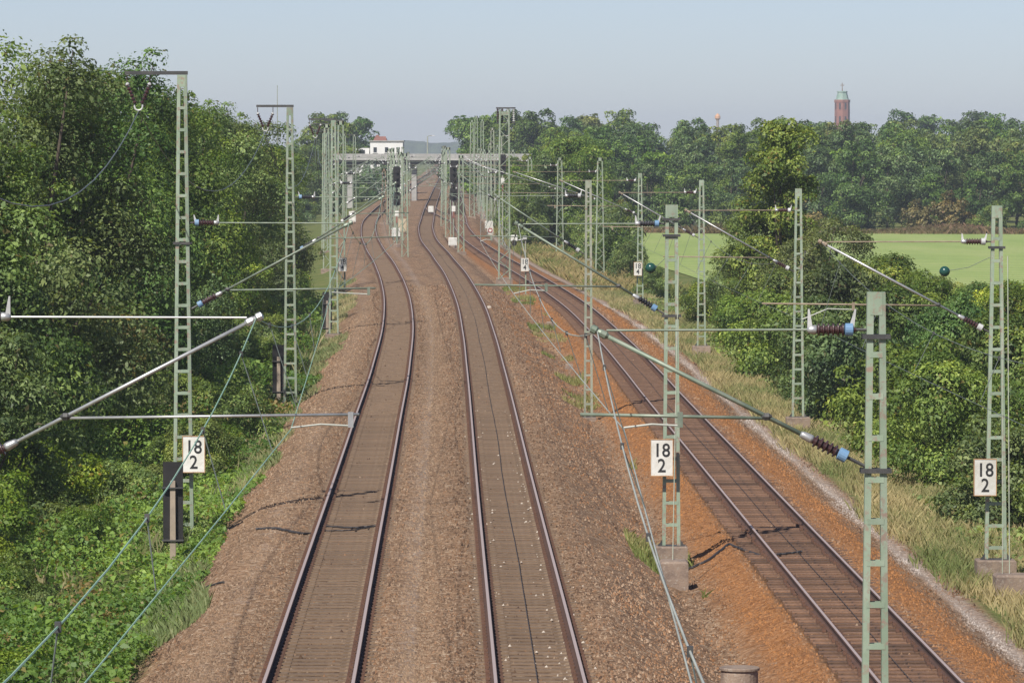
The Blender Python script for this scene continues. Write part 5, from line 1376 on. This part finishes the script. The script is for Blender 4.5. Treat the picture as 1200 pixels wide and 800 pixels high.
grass('tall_weeds', 'tall dry and green weed stalks standing in the left brambles', x, y, rng.uniform(0.3, 0.95, len(x)), gcol(x, y, 57, -0.05), 0.009, 0.28)
n = 60000
y = 88 + (340 - 88) * rng.random(n) ** 1.4
x = c2(y) + 3.0 + 1.5 * rng.random(n)
keep = (noise2(x * 0.9, y * 0.35, 71) > 0.14) & (noise2(x * 3, y * 1.2, 72) > -0.1)
x, y = x[keep], y[keep]
grass('ballast_weeds', 'patchy green weeds in the dip between the middle and right tracks', x, y, rng.uniform(0.05, 0.28, len(x)), gcol(x, y, 73, -0.35))
n = 30000
x = rng.uniform(8, 95, n); y = rng.uniform(600, 618, n)
q_ = noise2(x * 0.6, y * 0.6, 91)
keep = q_ > -0.45 + 0.2 * rng.normal(size=n)
x, y, q_ = x[keep], y[keep], q_[keep]
tq = np.clip(0.5 + 0.9 * noise2(x * 0.35, y * 0.5, 92) + 0.25 * rng.normal(size=len(x)), 0, 1)[:, None]
grass('field_margin', 'reddish brown dry weeds along the far edge of the field', x, y, np.clip(0.55 + 0.6 * q_, 0.15, 1.4) * rng.uniform(0.5, 1.3, len(x)), (np.array([0.36, 0.24, 0.155]) * tq + np.array([0.20, 0.19, 0.08]) * (1 - tq)) * rng.uniform(0.7, 1.3, (len(x), 1)), 0.09, 0.6)

# loose ballast: crushed stones standing proud of the bed
def ballast_stones():
    n = 250000
    y = 80 + 240 * rng.random(n) ** 2.1
    x = rng.uniform(-8.5, 11.8, n)
    a, b_, c = c1(y), c2(y), c3(y)
    d = np.minimum(np.minimum(np.abs(x - a), np.abs(x - b_)), np.abs(x - c))
    on_track = d < np.where(np.abs(x - c) < 1.4, np.where(x < c, 1.32, 1.02), 0.92)
    rail = np.minimum(np.minimum(np.abs(np.abs(x - a) - 0.7535), np.abs(np.abs(x - b_) - 0.7535)), np.abs(np.abs(x - c) - 0.7535)) < 0.10
    keep = (x > a - 3.5) & (x < c + 3.8) & ~rail & (~on_track | (rng.random(n) < 0.10))
    x, y = x[keep], y[keep]; n = len(x); c = c3(y); a = c1(y)
    z = gzv(x, y)
    sz = np.clip(rng.lognormal(-3.86, 0.36, n), 0.010, 0.045) * (1 + np.clip(y - 110, 0, 200) / 300)
    base = np.array([[1, 0, -0.5], [0, 1, -0.5], [-1, 0, -0.5], [0, -1, -0.5], [0.1, 0, 0.9]], float)
    V = base[None] * (1 + 0.32 * rng.normal(size=(n, 5, 3)) * 0.6) * sz[:, None, None]
    an = rng.uniform(0, 6.28, n); ca, sa = np.cos(an)[:, None], np.sin(an)[:, None]
    X = V[:, :, 0] * ca - V[:, :, 1] * sa; Y = V[:, :, 0] * sa + V[:, :, 1] * ca
    V = np.stack([X + x[:, None], Y + y[:, None], V[:, :, 2] + z[:, None] + sz[:, None] * 0.35], 2).reshape(-1, 3)
    F = np.array([[0,1,4],[1,2,4],[2,3,4],[3,0,4]])
    F = (F[None] + (np.arange(n) * 5)[:, None, None]).reshape(-1)
    me = bpy.data.meshes.new('ballast_stones')
    me.vertices.add(5 * n); me.vertices.foreach_set('co', V.astype('f').ravel())
    me.loops.add(12 * n); me.loops.foreach_set('vertex_index', F.astype('i'))
    me.polygons.add(4 * n); me.polygons.foreach_set('loop_start', np.arange(0, 12 * n, 3, dtype='i'))
    me.update(calc_edges=True)
    pal = np.array([[0.135, 0.080, 0.047], [0.215, 0.132, 0.076], [0.27, 0.170, 0.101], [0.34, 0.235, 0.150], [0.095, 0.056, 0.035], [0.26, 0.140, 0.072]])
    col_ = pal[rng.integers(0, 6, n)] * rng.uniform(0.85, 1.15, (n, 1)) * np.array([0.84, 0.86, 0.92])
    band = 0.98 + 0.30 * noise2(x * 1.3, y * 0.06, 96) + 0.12 * noise2(x * 4, y * 0.3, 97)
    tan = np.exp(-((x - a - 1.75) / 0.45) ** 2) + 0.8 * np.exp(-((x - a + 2.0) / 0.7) ** 2)
    col_ = col_ * np.clip(band, 0.6, 1.4)[:, None]
    col_ = col_ * (1 - 0.45 * tan[:, None]) + np.array([0.33, 0.235, 0.155]) * 0.45 * tan[:, None]
    rw = np.clip(1.25 - np.abs(np.abs(x - c) - 1.85) / 0.75, 0, 1) * (x > c - 3.2) + 0.08 * (x > c - 5) 
    rw = np.clip(rw * 0.85 + 0.45 * noise2(x * 1.5, y * 0.5, 95) + 0.25 * rng.normal(size=n) * (rw > 0.05), 0, 0.92)[:, None] * (x > c - 5)[:, None]
    col_ = col_ * (1 - rw) + np.array([0.31, 0.138, 0.050]) * rng.uniform(0.5, 1.25, (n, 1)) * rw
    pw = (np.clip(0.85 - np.abs(x - c - 3.25) / 0.5 + 0.5 * noise2(x * 2, y * 0.5, 98), 0, 0.9))[:, None]
    col_ = col_ * (1 - pw) + np.array([0.40, 0.35, 0.31]) * rng.uniform(0.6, 1.3, (n, 1)) * pw
    att = me.color_attributes.new('Col', 'FLOAT_COLOR', 'POINT')
    att.data.foreach_set('color', np.concatenate([np.repeat(col_, 5, 0), np.ones((5 * n, 1))], 1).astype('f').ravel())
    m, nt, p = newmat('crushed_stone'); vc = N(nt, 'ShaderNodeVertexColor', layer_name='Col'); nt.links.new(vc.outputs[0], p.inputs['Base Color']); p.inputs['Roughness'].default_value = 0.95
    p.inputs['Specular IOR Level'].default_value = 0.15
    me.materials.append(m)
    setp(link('ballast_stones', me), 'loose brown ballast stones around the tracks', 'ballast', kind='stuff')
ballast_stones()

# pale stone chips scattered in the middle track
b = MB()
for k in range(260):
    y = 80 + 90 * random.random() ** 1.6
    u = random.choice([-0.55, 0.55, 0.45, 0.6, -0.9, 0.95, random.uniform(-0.9, 0.9)]) + random.gauss(0, 0.12)
    if abs(abs(u) - 0.7535) < 0.10: continue
    s = random.uniform(0.012, 0.034)
    q = [(random.uniform(0.7, 1.2) * s) for _ in range(3)]
    x0, z0 = x2(y) + u, -0.19
    b.add([(x0-q[0],y,z0),(x0+q[0],y-q[1]*0.4,z0),(x0,y-q[1],z0),(x0,y+q[1],z0),(x0+q[0]*0.2,y,z0+q[2]*1.3)], [(0,2,4),(2,1,4),(1,3,4),(3,0,4)])
setp(b.build('stone_chips', M['chip']), 'pale stone chips scattered along the middle track', 'stone chips', kind='stuff')

# ------------------------------------------------------------------ haze
hz_ = MB(); hz_.box((0, 2800, 19.0), (6400, 6400, 45.0))
hm = bpy.data.materials.new('haze_air'); hm.use_nodes = True
hn = hm.node_tree; hn.nodes.clear()
ho = hn.nodes.new('ShaderNodeOutputMaterial'); hv_ = hn.nodes.new('ShaderNodeVolumePrincipled')
hv_.inputs['Color'].default_value = (0.80, 0.88, 1.0, 1); hv_.inputs['Density'].default_value = 0.00015; hv_.inputs['Anisotropy'].default_value = 0.0
hn.links.new(hv_.outputs[0], ho.inputs['Volume'])
setp(hz_.build('haze', hm), 'thin pale summer haze over the distance', 'haze', kind='stuff')
